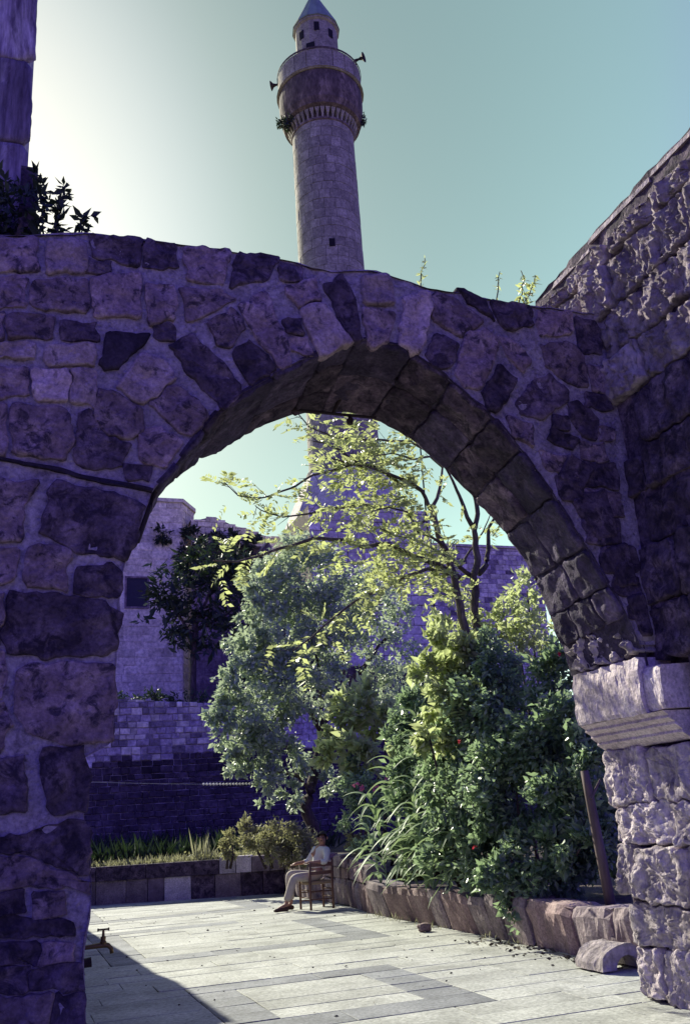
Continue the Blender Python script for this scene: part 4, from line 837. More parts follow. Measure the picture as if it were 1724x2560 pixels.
house = empty('stone_house', (8, 52, 6), 'pale stone house with one dark shuttered window behind the left pier', 'house')
HY = 50.0
mb = MB()
mb.add([(1.0, HY, 6), (8.5, HY, 6), (9.45, HY+1.6, 6), (9.45, HY+8, 6), (1.0, HY+8, 6), (1.0, HY, 19.45), (8.5, HY, 19.5), (9.45, HY+1.6, 19.5), (9.45, HY+8, 19.5), (1.0, HY+8, 19.45)],
       [(0, 1, 6, 5), (1, 2, 7, 6), (2, 3, 8, 7), (3, 4, 9, 8), (4, 0, 5, 9), (5, 6, 7, 8, 9)])
mb.build('wall_core', M['far'], house)
wcover = lambda a, b, z, zt: b > 5.35 and a < 6.65 and zt > 13.1 and z < 14.9
wall_blocks((0, HY, 0), (1, 0, 0), 1.0, 8.48, 7.5, 19.3, (.36, .5), (.5, 1.1), (0, -1, 0), [M['far']], house, 'wall_stone', 31, lambda u, z: u > 4.6 and z > 10.5, None, proud=.04, limit=230, cover=wcover)
dv = Vector((.95, 1.6, 0)); dl = dv.length; dv.normalize()
wall_blocks((8.5, HY, 0), tuple(dv), 0, dl, 7.5, 19.3, (.36, .5), (.5, 1.0), (dv.y, -dv.x, 0), [M['far']], house, 'wall_stone', 32, lambda u, z: z > 14, None, proud=.04, limit=60)
mb = MB(); mb.add([(.9, HY-.12, 19.3), (8.56, HY-.12, 19.34), (9.58, HY+1.55, 19.34), (9.58, HY+8.1, 19.34), (.9, HY+8.1, 19.3), (.9, HY-.12, 19.52), (8.56, HY-.12, 19.56), (9.58, HY+1.55, 19.56), (9.58, HY+8.1, 19.56), (.9, HY+8.1, 19.52)],
     [(4, 3, 2, 1, 0), (5, 6, 7, 8, 9), (0, 1, 6, 5), (1, 2, 7, 6), (2, 3, 8, 7), (3, 4, 9, 8), (4, 0, 5, 9)]); mb.build('parapet', M['far'], house)
win = MB().box((5.45, HY-.02, 13.2), (6.56, HY+.02, 14.8)).build('window', M['shutter'], house)
fr = MB()
for a, b in (((5.35, 13.1), (6.66, 13.2)), ((5.35, 14.8), (6.66, 14.9)), ((5.35, 13.2), (5.45, 14.8)), ((6.56, 13.2), (6.66, 14.8))): fr.box((a[0], HY-.07, a[1]), (b[0], HY-.022, b[1]))
fr.build('window_frame', M['far_dark'], win)
annex = empty('gabled_annex', (12, 52, 6), 'lower stone annex with a sloping roofline beside the pale house', 'house')
AY = 49.4
def ann_top(x): return interp([(9.0, 18.35), (9.6, 18.4), (10.3, 18.62), (11.6, 18.05), (12.2, 18.0), (13.3, 17.55), (14.6, 17.5)], x)
V = []; F = []
xs = [9.0 + i*.28 for i in range(21)]
for x in xs: V += [(x, AY+.6, 6), (x, AY+.6, ann_top(x)), (x, AY+6, ann_top(x))]
for i in range(20):
    for j in range(2): F.append((i*3+j, (i+1)*3+j, (i+1)*3+j+1, i*3+j+1))
build('wall_core', V, F, M['far_dark'], annex)
wall_blocks((0, AY+.6, 0), (1, 0, 0), 9.0, 14.6, 16.9, 18.7, (.3, .4), (.5, .9), (0, -1, 0), [M['far']], annex, 'wall_stone', 36, lambda u, z: True, ann_top, proud=.03, limit=60)
wall_blocks((0, AY+.6, 0), (1, 0, 0), 9.0, 14.6, 8, 16.75, (.4, .5), (.6, 1.1), (0, -1, 0), [M['far_dark']], annex, 'wall_stone', 37, lambda u, z: z > 11, None, proud=.03, limit=120)
mb = MB(); mb.box((9.0, AY+.1, 16.75), (14.7, AY+.62, 16.9)); mb.build('ledge', M['far'], annex)
mb = MB(); mb.box((12.9, AY-.2, 8), (13.65, AY+.4, 16.1)); mb.build('buttress', M['far'], annex)

mosq = empty('mosque_wall', (21, 47, 5), 'long bluish stone wall behind the minaret foot and the garden trees', 'wall')
MY = 47.0
mb = MB(); mb.box((12.9, MY, 5), (29.7, MY+5, 16.42)); mb.build('wall_core', M['far_dark'], mosq)
wall_blocks((0, MY, 0), (1, 0, 0), 12.9, 29.7, 7, 16.4, (.24, .34), (.3, .65), (0, -1, 0), [M['far'], M['terr'], M['far']], mosq, 'wall_stone', 41, lambda u, z: u > 21.5 and z > 12.2, None, proud=.04, limit=290)
mb = MB(); mb.box((12.85, MY-.12, 16.42), (29.8, MY+5, 16.56)); mb.build('coping', M['far'], mosq)

# ------------------------------------------------------------------ minaret
MX, MYY = 15.62, 42.0
mina = empty('minaret', (MX, MYY, 6), 'tall round stone minaret with balcony and conical cap', 'minaret')
R0 = 1.83
def ring_blocks(z0, z1, r0, r1, per, hh, seed, single_z, name='shaft_stone'):
    r_ = random.Random(seed); joined = MB(); n1 = 0; z = z0
    wedge = {}
    face_dir = math.atan2(-MYY, -MX)     # towards the viewer
    while z < z1-.05:
        h = min(r_.uniform(*hh), z1-z); rad = r0 + (r1-r0)*(z-z0)/(z1-z0); ph = r_.uniform(0, 1)
        for k in range(per):
            a0 = 2*math.pi*(k+ph)/per; a1 = a0 + 2*math.pi/per; g = .006/rad*1.5; mid = (a0+a1)/2
            vis = math.cos(mid-face_dir) > .02
            pr = r_.uniform(-.008, .014)
            V = []; m = 3
            for zz in (z+.012, z+h-.012):
                for i in range(m+1):
                    q = a0+g + (a1-a0-2*g)*i/m; V.append((MX+(rad+pr)*math.cos(q), MYY+(rad+pr)*math.sin(q), zz))
                for i in (m, 0):
                    q = a0+g if i == 0 else a1-g; V.append((MX+(rad-.12)*math.cos(q), MYY+(rad-.12)*math.sin(q), zz))
            w = m+3; F = [(i, i+1, w+i+1, w+i) for i in range(m)] + [(m, m+1, w+m+1, w+m), (m+2, 0, w, w+m+2)] + [tuple(range(w-1, -1, -1)), tuple(range(w, 2*w))]
            if vis and single_z(z) and n1 < 300:
                build(name, V, F, M['minaret'], mina); n1 += 1
            else: joined.add(V, F)
        z += h
    joined.build('shaft_masonry', M['minaret'], mina, kind='stuff')
ring_blocks(18.4, 39.85, R0+.04, R0-.02, 18, (.5, .72), 90, lambda z: z > 30.2)
mb = MB(); mb.lathe([(R0-.04, 14), (R0-.09, 40.8)], 32, (MX, MYY, 0)); mb.build('shaft_core', M['minaret_dark'], mina)
# foot: octagonal flare over a square block
def ngon_prism(prof, n, rot, name, mat):
    mb = MB(); mb.lathe(prof, n, (MX, MYY, 0), rot=rot); mb.build(name, mat, mina)
ngon_prism([(R0+.02, 18.7), (R0+.2, 18.45), (R0+.2, 18.2), (R0+.12, 18.15)], 32, 0, 'shaft_ring', M['minaret'])
V = []; F = []
for k in range(8):
    q = 2*math.pi*k/8 + math.pi/8; V.append((MX+2.2*math.cos(q), MYY+2.2*math.sin(q), 18.2))
sq = 3.1
for k in range(8):
    q = 2*math.pi*k/8 + math.pi/8; c_, s_ = math.cos(q), math.sin(q); m_ = max(abs(c_), abs(s_)); V.append((MX+sq*c_/m_, MYY+sq*s_/m_, 15.6))
for sx, sy in ((1, 1), (-1, 1), (-1, -1), (1, -1)): V.append((MX+sx*sq, MYY+sy*sq, 15.6))
for k in range(8): F.append((k, 8+k, 8+(k+1) % 8, (k+1) % 8))
F += [(8, 16, 9) if False else (8+0, 16, 8+1), (8+2, 17, 8+3), (8+4, 18, 8+5), (8+6, 19, 8+7)]
build('flared_foot', V, F, M['far'], mina)
mb = MB(); mb.box((MX-sq+.004, MYY-sq+.004, 5), (MX+sq-.004, MYY+sq-.004, 15.6)); mb.build('foot_block', M['minaret_dark'], mina)
wall_blocks((MX-sq, MYY-sq, 0), (1, 0, 0), 0, 2*sq, 8, 15.6, (.4, .55), (.6, 1.1), (0, -1, 0), [M['far']], mina, 'foot_stone', 17, lambda u, z: z > 12, None, proud=.03, limit=80)
# balcony: corbel course of small dentils, flared underside, parapet
n = 40
for k in range(n):
    q = 2*math.pi*k/n
    t_ = Vector((-math.sin(q), math.cos(q), 0)); c_ = Vector((math.cos(q), math.sin(q), 0)); V = []
    for zz, ri, ro, hw in ((39.85, R0-.05, R0+.05, .045), (40.05, R0-.05, R0+.10, .05), (40.28, R0-.05, R0+.20, .10), (40.43, R0-.05, R0+.24, .13)):
        for r_, s_ in ((ri, -1), (ro, -1), (ro, 1), (ri, 1)):
            p = Vector((MX, MYY, zz)) + c_*r_ + t_*hw*s_; V.append(p)
    F = [(0, 3, 2, 1), (12, 13, 14, 15)] + [(l*4+j, l*4+(j+1) % 4, l*4+4+(j+1) % 4, l*4+4+j) for l in range(3) for j in range(4)]
    build('dentil', V, F, M['minaret'], mina)
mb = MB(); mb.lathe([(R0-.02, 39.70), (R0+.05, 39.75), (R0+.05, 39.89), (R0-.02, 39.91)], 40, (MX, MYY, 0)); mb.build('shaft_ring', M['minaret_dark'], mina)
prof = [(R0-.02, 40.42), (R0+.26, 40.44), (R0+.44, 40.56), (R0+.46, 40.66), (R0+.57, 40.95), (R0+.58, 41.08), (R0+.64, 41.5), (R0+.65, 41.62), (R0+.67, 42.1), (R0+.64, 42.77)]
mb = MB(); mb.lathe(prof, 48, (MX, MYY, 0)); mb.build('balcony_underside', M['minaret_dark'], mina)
mb = MB(); mb.lathe([(R0+.66, 42.77), (R0+.74, 42.79), (R0+.74, 42.95), (R0+.56, 42.97)], 48, (MX, MYY, 0)); mb.build('balcony_moulding', M['minaret'], mina)
n = 20
for k in range(n):
    a0 = 2*math.pi*k/n+.008; a1 = 2*math.pi*(k+1)/n-.008; ro = R0+.68; ri = ro-.16; mb = MB(); V = []
    for zz in (42.95, 44.20):
        for i in range(4): q = a0+(a1-a0)*i/3; V.append((MX+ro*math.cos(q), MYY+ro*math.sin(q), zz))
        for i in range(3, -1, -1): q = a0+(a1-a0)*i/3; V.append((MX+ri*math.cos(q), MYY+ri*math.sin(q), zz))
    F = [(i, (i+1) % 8, 8+(i+1) % 8, 8+i) for i in range(8)] + [tuple(range(7, -1, -1)), tuple(range(8, 16))]
    build('parapet_panel', V, F, M['minaret'], mina)
mb = MB(); mb.lathe([(R0+.70, 44.20), (R0+.73, 44.20), (R0+.73, 44.32), (R0+.70, 44.32)], 48, (MX, MYY, 0)); mb.build('parapet_rail', M['minaret_dark'], mina)
mb = MB(); mb.lathe([(1.2, 42.75), (R0+.8, 42.85)], 32, (MX, MYY, 0)); mb.build('balcony_floor', M['minaret'], mina)
# drum and cap
mb = MB(); mb.lathe([(1.30, 42.75), (1.30, 47.70), (1.42, 47.80), (1.42, 47.95)], 14, (MX, MYY, 0)); mb.build('drum', M['minaret'], mina)
fd = math.atan2(-MYY, -MX)
for da, zz, w, h in ((-.75, 46.85, .16, .3), (.05, 47.15, .16, .32), (.75, 46.85, .16, .3), (-.30, 45.05, .26, .9)):
    q = fd + da; c_ = Vector((math.cos(q), math.sin(q), 0)); t_ = Vector((-c_.y, c_.x, 0)); p = Vector((MX, MYY, zz)) + c_*1.24
    V = [p + t_*sx*w + Vector((0, 0, sz*h)) + c_*d for d in (0, .075) for sx, sz in ((-1, -1), (1, -1), (1, 1), (-1, 1))]
    build('drum_opening', V, [(4, 5, 6, 7), (0, 1, 5, 4), (1, 2, 6, 5), (2, 3, 7, 6), (3, 0, 4, 7)], M['dark'], mina)
mb = MB()
for k in range(14): 
    q = 2*math.pi*k/14; mb.tube([(MX+1.46*math.cos(q), MYY+1.46*math.sin(q), 47.95), (MX+.05*math.cos(q), MYY+.05*math.sin(q), 51.15)], [.03, .02], 4)
seam = mb
cap = MB().lathe([(1.30, 47.93), (1.48, 47.93), (1.46, 48.05), (.05, 51.15), (.001, 51.25)], 14, (MX, MYY, 0)).build('conical_cap', M['cone'], mina)
seam.build('seam', M['cone'], cap)
q = fd + .07; c_ = Vector((math.cos(q), math.sin(q), 0)); t_ = Vector((-c_.y, c_.x, 0)); p = Vector((MX, MYY, 31.4)) + c_*(R0-.1)
V = [p + t_*sx*.16 + Vector((0, 0, sz*.24)) + c_*d for d in (0, .14) for sx, sz in ((-1, -1), (1, -1), (1, 1), (-1, 1))]
build('slit_window', V, [(4, 5, 6, 7), (0, 1, 5, 4), (1, 2, 6, 5), (2, 3, 7, 6), (3, 0, 4, 7)], M['dark'], mina)
# horn loudspeakers on the balcony rail
def speaker(q, label):
    c_ = Vector((math.cos(q), math.sin(q), 0)); t_ = Vector((-c_.y, c_.x, 0)); base = Vector((MX, MYY, 44.35)) + c_*(R0+.66)
    e = empty('horn_loudspeaker', base, label, 'loudspeaker', 'loudspeakers on the minaret balcony')
    mb = MB(); V = []; F = []; nn = 16
    for d, r_ in ((.08, .06), (.22, .07), (.36, .12), (.48, .22), (.53, .31), (.51, .29), (.33, .08)):
        for k in range(nn):
            a = 2*math.pi*k/nn; V.append(base + Vector((0, 0, .22)) + c_*d + (t_*math.cos(a) + Vector((0, 0, 1))*math.sin(a))*r_)
    for i in range(6):
        for k in range(nn): F.append((i*nn+k, i*nn+(k+1) % nn, (i+1)*nn+(k+1) % nn, (i+1)*nn+k))
    build('horn', V, F, M['iron'], e, smooth=True)
    mb.tube([base + Vector((0, 0, .22)) - c_*.12, base + Vector((0, 0, .22)) + c_*.12], [.1, .085], 10); mb.build('driver', M['iron'], e)
    mb = MB(); mb.tube([base - Vector((0, 0, .1)), base + Vector((0, 0, .22))], .035, 6); mb.build('bracket', M['iron'], e)
vd = math.atan2(-MYY, -MX)
speaker(vd - 1.75, 'dark horn loudspeaker on the left rim of the minaret balcony')
speaker(vd + 1.15, 'dark horn loudspeaker on the right rim of the minaret balcony')

# ------------------------------------------------------------------ foliage
rng = np.random.default_rng(7)
def unit(a): return a / np.maximum(1e-9, np.linalg.norm(a, axis=-1, keepdims=True))
def leaf_mesh(name, P, D, size, width, mat, parent, fold=.18, droop=.0, kind=None):
    """one folded kite per leaf: stalk P, direction D"""
    n = len(P); D = unit(D); rv = unit(rng.normal(size=(n, 3))); S = unit(np.cross(D, rv)); U = np.cross(S, D)
    Ls = (size * np.exp(rng.normal(0, .3, n)).clip(.4, 1.9))[:, None]; Ws = Ls * width
    mid = P + D*Ls*.45
    tip = P + D*Ls - U*Ls*droop
    a = mid + S*Ws*.5 + U*Ws*fold; b = mid - S*Ws*.5 + U*Ws*fold
    V = np.stack([P, a, tip, b], 1).reshape(-1, 3)
    me = bpy.data.meshes.new(name)
    me.vertices.add(4*n); me.vertices.foreach_set('co', V.astype(np.float32).ravel())
    idx = np.arange(n)[:, None]*4 + np.array([[0, 1, 2, 0, 2, 3]])
    me.loops.add(6*n); me.loops.foreach_set('vertex_index', idx.astype(np.int32).ravel())
    me.polygons.add(2*n); me.polygons.foreach_set('loop_start', np.arange(0, 6*n, 3, dtype=np.int32))
    me.update(calc_edges=True); me.validate()
    return recenter(link(name, me, mat, parent, kind))
def clump_points(cl, n_leaf, clumps_per=14, spread=.34, shell=.55):
    """leaf positions gathered in twig-sized clumps spread through each ball"""
    P = []; D = []
    vol = np.array([c[3]**2.2 for c in cl]); w = vol/vol.sum()
    for c, f in zip(cl, w):
        m = int(n_leaf*f); k = max(5, int(clumps_per*(c[3]/.6)**1.5)); r_ = c[3]
        cc = unit(rng.normal(size=(k, 3))) * (r_*rng.uniform(shell, 1.05, (k, 1))); cc[:, 2] *= .95
        i = rng.integers(0, k, m); off = rng.normal(size=(m, 3))*r_*spread*.5
        p = cc[i] + off; P.append(p + np.array(c[:3])); D.append(unit(cc[i])*.7 + rng.normal(size=(m, 3))*.7 + np.array([0, 0, -.15]))
    return np.concatenate(P), np.concatenate(D)
def branches(paths, mat, parent, name='branch', n=7):
    for i, (r0, r1, pts) in enumerate(paths):
        P = []; Rr = []
        for k, (a, b) in enumerate(zip(pts, pts[1:])):
            for j in range(4):
                f = (k + j/4)/(len(pts)-1); q = Vector(a).lerp(Vector(b), j/4)
                P.append(q + Vector((noise.noise(q*3), noise.noise(q*3 + Vector((5, 0, 0))), noise.noise(q*3 + Vector((0, 9, 0)))))*.05*min(1, r0*12)); Rr.append(r0 + (r1-r0)*f)
        P.append(Vector(pts[-1])); Rr.append(r1)
        MB().tube(P, Rr, n).build(name if i else 'trunk', mat, parent, smooth=True)
def pinnate(bases, dirs, length, pairs, leaflet, lw):
    """feathery compound leaves -> leaflet points and directions"""
    P = []; D = []
    dirs = unit(dirs)
    for p, d in zip(bases, dirs):
        s = np.cross(d, np.array([0, 0, 1.0]) + rng.normal(size=3)*.35); s = s/max(1e-6, np.linalg.norm(s)); L_ = length*rng.uniform(.7, 1.2)
        t = (np.arange(pairs)+.8)/pairs
        rach = p + d*(t*L_)[:, None] + np.array([0, 0, -1])*(t**2*L_*.22)[:, None]
        for sg in (-1, 1):
            P.append(rach); D.append(np.tile(d*.55 + s*sg, (pairs, 1)) + rng.normal(size=(pairs, 3))*.12)
    return np.concatenate(P), np.concatenate(D)
def along(paths, per_m, skip=.25):
    B = []; T = []
    for r0, r1, pts in paths:
        pts = np.array(pts); 
        for k in range(len(pts)-1):
            f0 = k/(len(pts)-1)
            if f0 < skip and r0 > .03: continue
            d = pts[k+1]-pts[k]; l = np.linalg.norm(d); m = max(1, int(l*per_m))
            t = rng.uniform(0, 1, m)[:, None]; B.append(pts[k]+d*t); T.append(np.tile(d/max(l, 1e-6), (m, 1)))
    return np.concatenate(B), np.concatenate(T)

# --- locust tree, feathery yellow-green
loc = empty('locust_tree', LOCUST[0][2][0][:2] + (.45,), 'feathery yellow-green tree with two slim trunks and boughs reaching left across the arch', 'tree')
t0 = LOCUST[0][2][0]; t1 = LOCUST[3][2][0]
LOCUST[0] = (LOCUST[0][0], LOCUST[0][1], [(t0[0]+.02, t0[1], .42)] + LOCUST[0][2]); LOCUST[3] = (LOCUST[3][0], LOCUST[3][1], [(t1[0]-.02, t1[1], .42)] + LOCUST[3][2])
branches(LOCUST, M['bark_light'], loc)
boughs = [b for i, b in enumerate(LOCUST) if i not in (0, 3)]
leafy = [b for i, b in enumerate(LOCUST) if i in (4, 6, 8, 9, 10, 11, 12, 14, 15, 16)]
B, T = along(leafy, 12, .1)
tw = unit(T*.9 + rng.normal(size=B.shape)*.7 + np.array([0, 0, .05])); ends = B + tw*rng.uniform(.05, .30, (len(B), 1))
B2, T2 = along([b for i, b in enumerate(LOCUST) if i in (1, 2, 5, 7, 13)], 5, .3)
tw2 = unit(T2*.5 + rng.normal(size=B2.shape)*.8); ends2 = B2 + tw2*rng.uniform(.03, .25, (len(B2), 1))
mbt = MB()
for a, b in list(zip(B, ends))[::2]: mbt.tube([a, b], [.006, .003], 3, cap=False)
mbt.build('twig', M['bark_light'], loc, kind='stuff')
bases = np.concatenate([ends, ends2]); dirs = np.concatenate([tw, tw2]) + rng.normal(size=(len(bases), 3))*.4
# extra twigs filling the crown in front of the minaret foot
EX = [(5.1, 12.4, 6.6, .75), (5.4, 12.4, 6.0, .65), (4.75, 12.3, 7.1, .5), (5.8, 12.5, 5.6, .6), (5.6, 12.6, 6.9, .6), (5.3, 12.2, 5.2, .5), (6.1, 12.6, 5.1, .5), (4.3, 11.9, 5.2, .4), (6.6, 13.3, 5.0, .45), (4.9, 12.0, 4.75, .45), (7.0, 13.3, 4.55, .4)]
eb = np.concatenate([np.array(c[:3]) + rng.normal(size=(int(55*c[3]), 3))*c[3]*.5 for c in EX]); ed = rng.normal(size=eb.shape)*np.array([1, 1, .35]) + np.array([-.4, 0, .1])
bases = np.concatenate([bases, eb]); dirs = np.concatenate([dirs, ed])
P, D = pinnate(bases, dirs, .30, 7, .08, .4)
leaf_mesh('crown', P, D, .088, .42, M['locust'], loc, fold=.1)

# --- grey-green small-leaved tree in the middle
ol = empty('olive_tree', OLIVE[0][2][0][:2] + (.7,), 'big grey-green small-leaved tree behind the seated person', 'tree')
branches(OLIVE, M['bark'], ol)
dense = [c for i, c in enumerate(OLIVE_CL) if i not in (11, 12, 13, 19, 22, 23)]; sparse = [c for i, c in enumerate(OLIVE_CL) if i in (11, 12, 13, 19, 22, 23)]
dense += [(5.0, 21.7, 3.4, .5), (4.9, 21.7, 2.9, .35), (5.5, 21.6, 2.5, .4), (4.45, 21.7, 3.75, .3)]
P, D = clump_points(dense, 25000, 20, .27, .55)
P2, D2 = clump_points(sparse + [(9.4, 22.6, 5.6, .8), (8.9, 22.4, 4.7, .7), (9.6, 22.6, 4.2, .6)], 6500, 16, .3, .5)
leaf_mesh('crown', np.concatenate([P, P2]), np.concatenate([D, D2]), .125, .5, M['olive'], ol)

# --- broad-leaved shrubs
def shrub(name, cl, n, size, width, mat, label, cat='shrub', stems=6, clumps=12, spread=.4, droop=.25, ground=.6, bark='bark', group=None, shell=.5):
    c = np.mean([q[:3] for q in cl], 0); e = empty(name, (float(c[0]), float(c[1]), ground), label, cat, group)
    for i in range(min(stems, len(cl))):
        q = cl[i * len(cl)//min(stems, len(cl))]; b = Vector((c[0]*.6+q[0]*.4, c[1]*.6+q[1]*.4, ground-.1)); m_ = Vector(((b.x+q[0])/2 + .05, (b.y+q[1])/2, (b.z+q[2])/2))
        MB().tube([b, m_, Vector(q[:3])], [.035, .025, .012], 6).build('stem', M[bark], e, smooth=True)
    P, D = clump_points(cl, n, clumps, spread, shell)
    leaf_mesh('foliage', P, D, size, width, mat, e, droop=droop)
    return e
shrub('broad_leaved_shrub', BROAD_CL, 1500, .20, .5, M['broad'], 'yellow-green shrub with drooping broad leaves right of the dark trunk', ground=.65)
BROAD2_CL = [(x-.28, y-.9, z-.1, r_) for x, y, z, r_ in BROAD2_CL]
shrub('broad_leaved_shrub', BROAD2_CL + [(6.5, 13.5, 3.9, .4), (6.9, 13.4, 3.95, .35)], 3800, .14, .5, M['broad'], 'tall pale green broad-leaved shrub below the slim trunks', ground=.45)
BUSH_CL = [c for c in BUSH_CL if c[2] < 3.75]
bush = shrub('evergreen_bush', BUSH_CL + [(6.75, 10.6, 2.1, .5), (6.85, 10.4, 1.5, .5), (6.9, 10.3, .95, .45), (6.5, 9.9, 1.2, .35), (5.95, 14.2, 1.4, .42), (6.2, 14.3, 2.0, .5), (6.35, 14.6, 2.7, .5), (6.0, 13.6, 1.15, .4), (6.6, 14.8, 3.2, .45), (6.0, 13.0, 2.5, .4)], 60000, .088, .5, M['bush'], 'huge dark glossy evergreen bush filling the planter on the right', cat='bush', stems=10, clumps=26, spread=.30, ground=.45, shell=.5)
shrub('flowering_shrub', ROSE_CL, 2600, .09, .5, M['bush'], 'dark shrub with pink flowers behind the chair', ground=.65)
shrub('pale_weed_shrub', PALE_CL[:7], 6000, .085, .4, M['pale'], 'pale bushy weeds behind the kerb left of the seated person', ground=.7, clumps=22, droop=.05)
shrub('pale_weed_shrub', PALE_CL[9:] + [(6.3, 17.4, 1.0, .2), (6.2, 16.9, .85, .16)], 700, .08, .4, M['pale'], 'small pale weed patch right of the seated person', ground=.62)
shrub('pale_weed_shrub', PALE_CL[7:9], 900, .085, .4, M['pale'], 'small pale weed tuft above the pale kerb stones', ground=.72, droop=.05)
fig = empty('fig_tree', (6.9, 38, 6.3), 'dark shaded tree against the wall of the pale house', 'tree')
branches([(.16, .1, [(6.85, 38, 6.2), (6.9, 38, 8.3), (7.0, 38, 9.8)]), (.08, .03, [(6.95, 38, 9.0), (6.3, 37.9, 10.0), (5.9, 37.8, 10.8)]), (.08, .03, [(7.0, 38, 9.6), (7.6, 38, 11), (8.2, 38, 12)]), (.07, .03, [(6.95, 38, 9.4), (8.2, 38, 10), (9.2, 38, 10.8)])], M['bark'], fig)
P, D = clump_points(FIG_CL, 3000, 8, .34, .35)
leaf_mesh('crown', P, D, .36, .3, M['fig'], fig)
shrub('climbing_shrub', [(7.6, 13.0, 4.5, .35), (7.9, 13.0, 4.9, .3), (7.5, 12.8, 4.1, .4), (8.1, 13.1, 4.3, .35), (7.2, 12.9, 4.3, .3)], 1100, .11, .5, M['broad'], 'sparse light green climber above the dark bush beside the arch', ground=.45, clumps=10, spread=.5)
# trailing branch of the bush over the planter edge
tr = []
for k in range(26):
    f = k/25; tr.append((5.62 - .05*math.sin(f*3) + .1*(1-f), 10.55 + .12*math.sin(f*5), .95 - .85*f, .13*(1.15-f)))
shrub('trailing_plant', tr, 700, .075, .55, M['bush'], 'green trailing plant hanging over the planter blocks to the paving', cat='plant', stems=3, ground=.5, clumps=6, spread=.8)

# --- flowers: pink and red blossoms as parts of their shrubs
def blossom(p, mat, parent, s=.05):
    n = 9; P = np.tile(np.array(p), (n, 1)); D = rng.normal(size=(n, 3)); leaf_mesh('blossom', P, D, s, .8, mat, parent)
fl = [o for o in bpy.data.objects if o.name.startswith('flowering_shrub')][0]
for i, p in enumerate(FLOWERS):
    if i < 8:
        for k in range(3): blossom((p[0]+rng.normal()*.06, p[1]-.35+rng.normal()*.05, p[2]+rng.normal()*.06), M['flower_pink'], fl, .045)
    else: blossom((p[0]-.1, p[1]-.6, p[2]), M['flower_red'], bush, .032)

# --- reeds with arching strap leaves
def reed(x, y, z0, h, lean, nl, label, seed, wide=.105, ll=.8):
    r_ = random.Random(seed); e = empty('giant_reed', (x, y, z0), label, 'reed', 'reeds along the planter edge')
    stem = [(x + lean[0]*f**1.5, y + lean[1]*f**1.5, z0 - .05 + h*f) for f in [i/8 for i in range(9)]]
    MB().tube(stem, [.014 - .009*i/8 for i in range(9)], 5).build('stem', M['reed'], e, smooth=True)
    for k in range(nl):
        f = .12 + .85*k/nl; i = int(f*8); b = Vector(stem[i]).lerp(Vector(stem[min(8, i+1)]), f*8-i)
        a = r_.uniform(0, 2*math.pi) if k % 2 else math.pi + r_.uniform(-1.1, 1.1)
        d = Vector((math.cos(a), math.sin(a), 0)); L_ = ll*r_.uniform(.6, 1.15)*(1.1-.4*abs(f-.5)); V = []; F = []; n = 8; up = r_.uniform(.75, 1.15); fall = r_.uniform(.9, 1.7)
        s_ = Vector((-d.y, d.x, 0)); tw_ = r_.uniform(-.5, .5)
        for j in range(n+1):
            t = j/n; p = b + d*(L_*(.18*t + .5*t**1.4)) + Vector((0, 0, L_*(up*t*.75 - fall*t*t*.62))); w = wide*(1-t**2.2)*(.45+.55*min(1, t*4)); sv = (s_ + Vector((0, 0, tw_*t))).normalized()
            V += [p - sv*w*.5, p + Vector((0, 0, -w*.18)), p + sv*w*.5]
        for j in range(n): F += [(j*3, j*3+1, j*3+4, j*3+3), (j*3+1, j*3+2, j*3+5, j*3+4)]
        build('leaf', V, F, M['reed'], e, smooth=True)
REEDS = [(5.75, 14.7, 1.35, (-.25, -.1), 9), (5.85, 14.2, 1.5, (-.2, -.15), 9), (5.95, 13.6, 1.6, (-.15, -.1), 10), (5.8, 13.2, 1.25, (-.2, -.1), 8), (6.05, 14.6, 1.9, (-.1, 0), 10), (6.2, 13.9, 2.2, (-.05, -.1), 10), (6.1, 13.1, 1.7, (-.1, -.15), 9), (5.85, 12.6, 1.0, (-.15, -.1), 8), (6.3, 14.4, 2.5, (.05, 0), 9), (5.95, 12.2, .85, (-.1, -.1), 7), (5.8, 15.1, .9, (-.2, 0), 7), (6.35, 13.4, 2.3, (0, -.1), 9), (5.8, 13.9, .8, (-.2, -.15), 7), (5.75, 12.9, .75, (-.2, -.1), 7)]
RW = ['low arching reed beside the corner of the planter', 'arching reed over the grey planter block', 'tall reed in the middle of the clump', 'short arching reed over the pink planter blocks', 'tall pale reed at the back left of the clump', 'high reed rising in front of the pale shrub', 'leaning reed next to the dark bush', 'low reed overhanging the planter edge near the bush', 'tallest reed stem at the back of the clump', 'small reed tuft touching the dark bush', 'small reed tuft at the far end of the planter', 'high reed against the dark bush', 'small front reed tuft between grey and pink blocks', 'small front reed tuft over the second pink block']
for i, (x, y, h, ln_, nl) in enumerate(REEDS): reed(x-.06, y-.1, .44, h*1.15, ln_, int(nl*1.8), RW[i], 100+i)
# two very long arching grass blades above the reeds
for i, (x, y, pts) in enumerate(((6.3, 14.3, [(6.35, 14.3, .44), (6.25, 14.25, 2.2), (6.28, 14.2, 3.1), (6.5, 14.15, 3.45), (6.8, 14.1, 3.42)]), (6.4, 14.2, [(6.45, 14.2, .44), (6.38, 14.2, 2.1), (6.48, 14.15, 2.85), (6.7, 14.1, 3.1)]))):
    e = empty('tall_grass', (x, y, .44), ['longest green grass blade arching above the reeds', 'shorter green grass blade arching under the longest one'][i], 'grass')
    MB().tube(pts, [.016, .015, .013, .01, .004][:len(pts)], 5).build('blade', M['reed'], e, smooth=True)

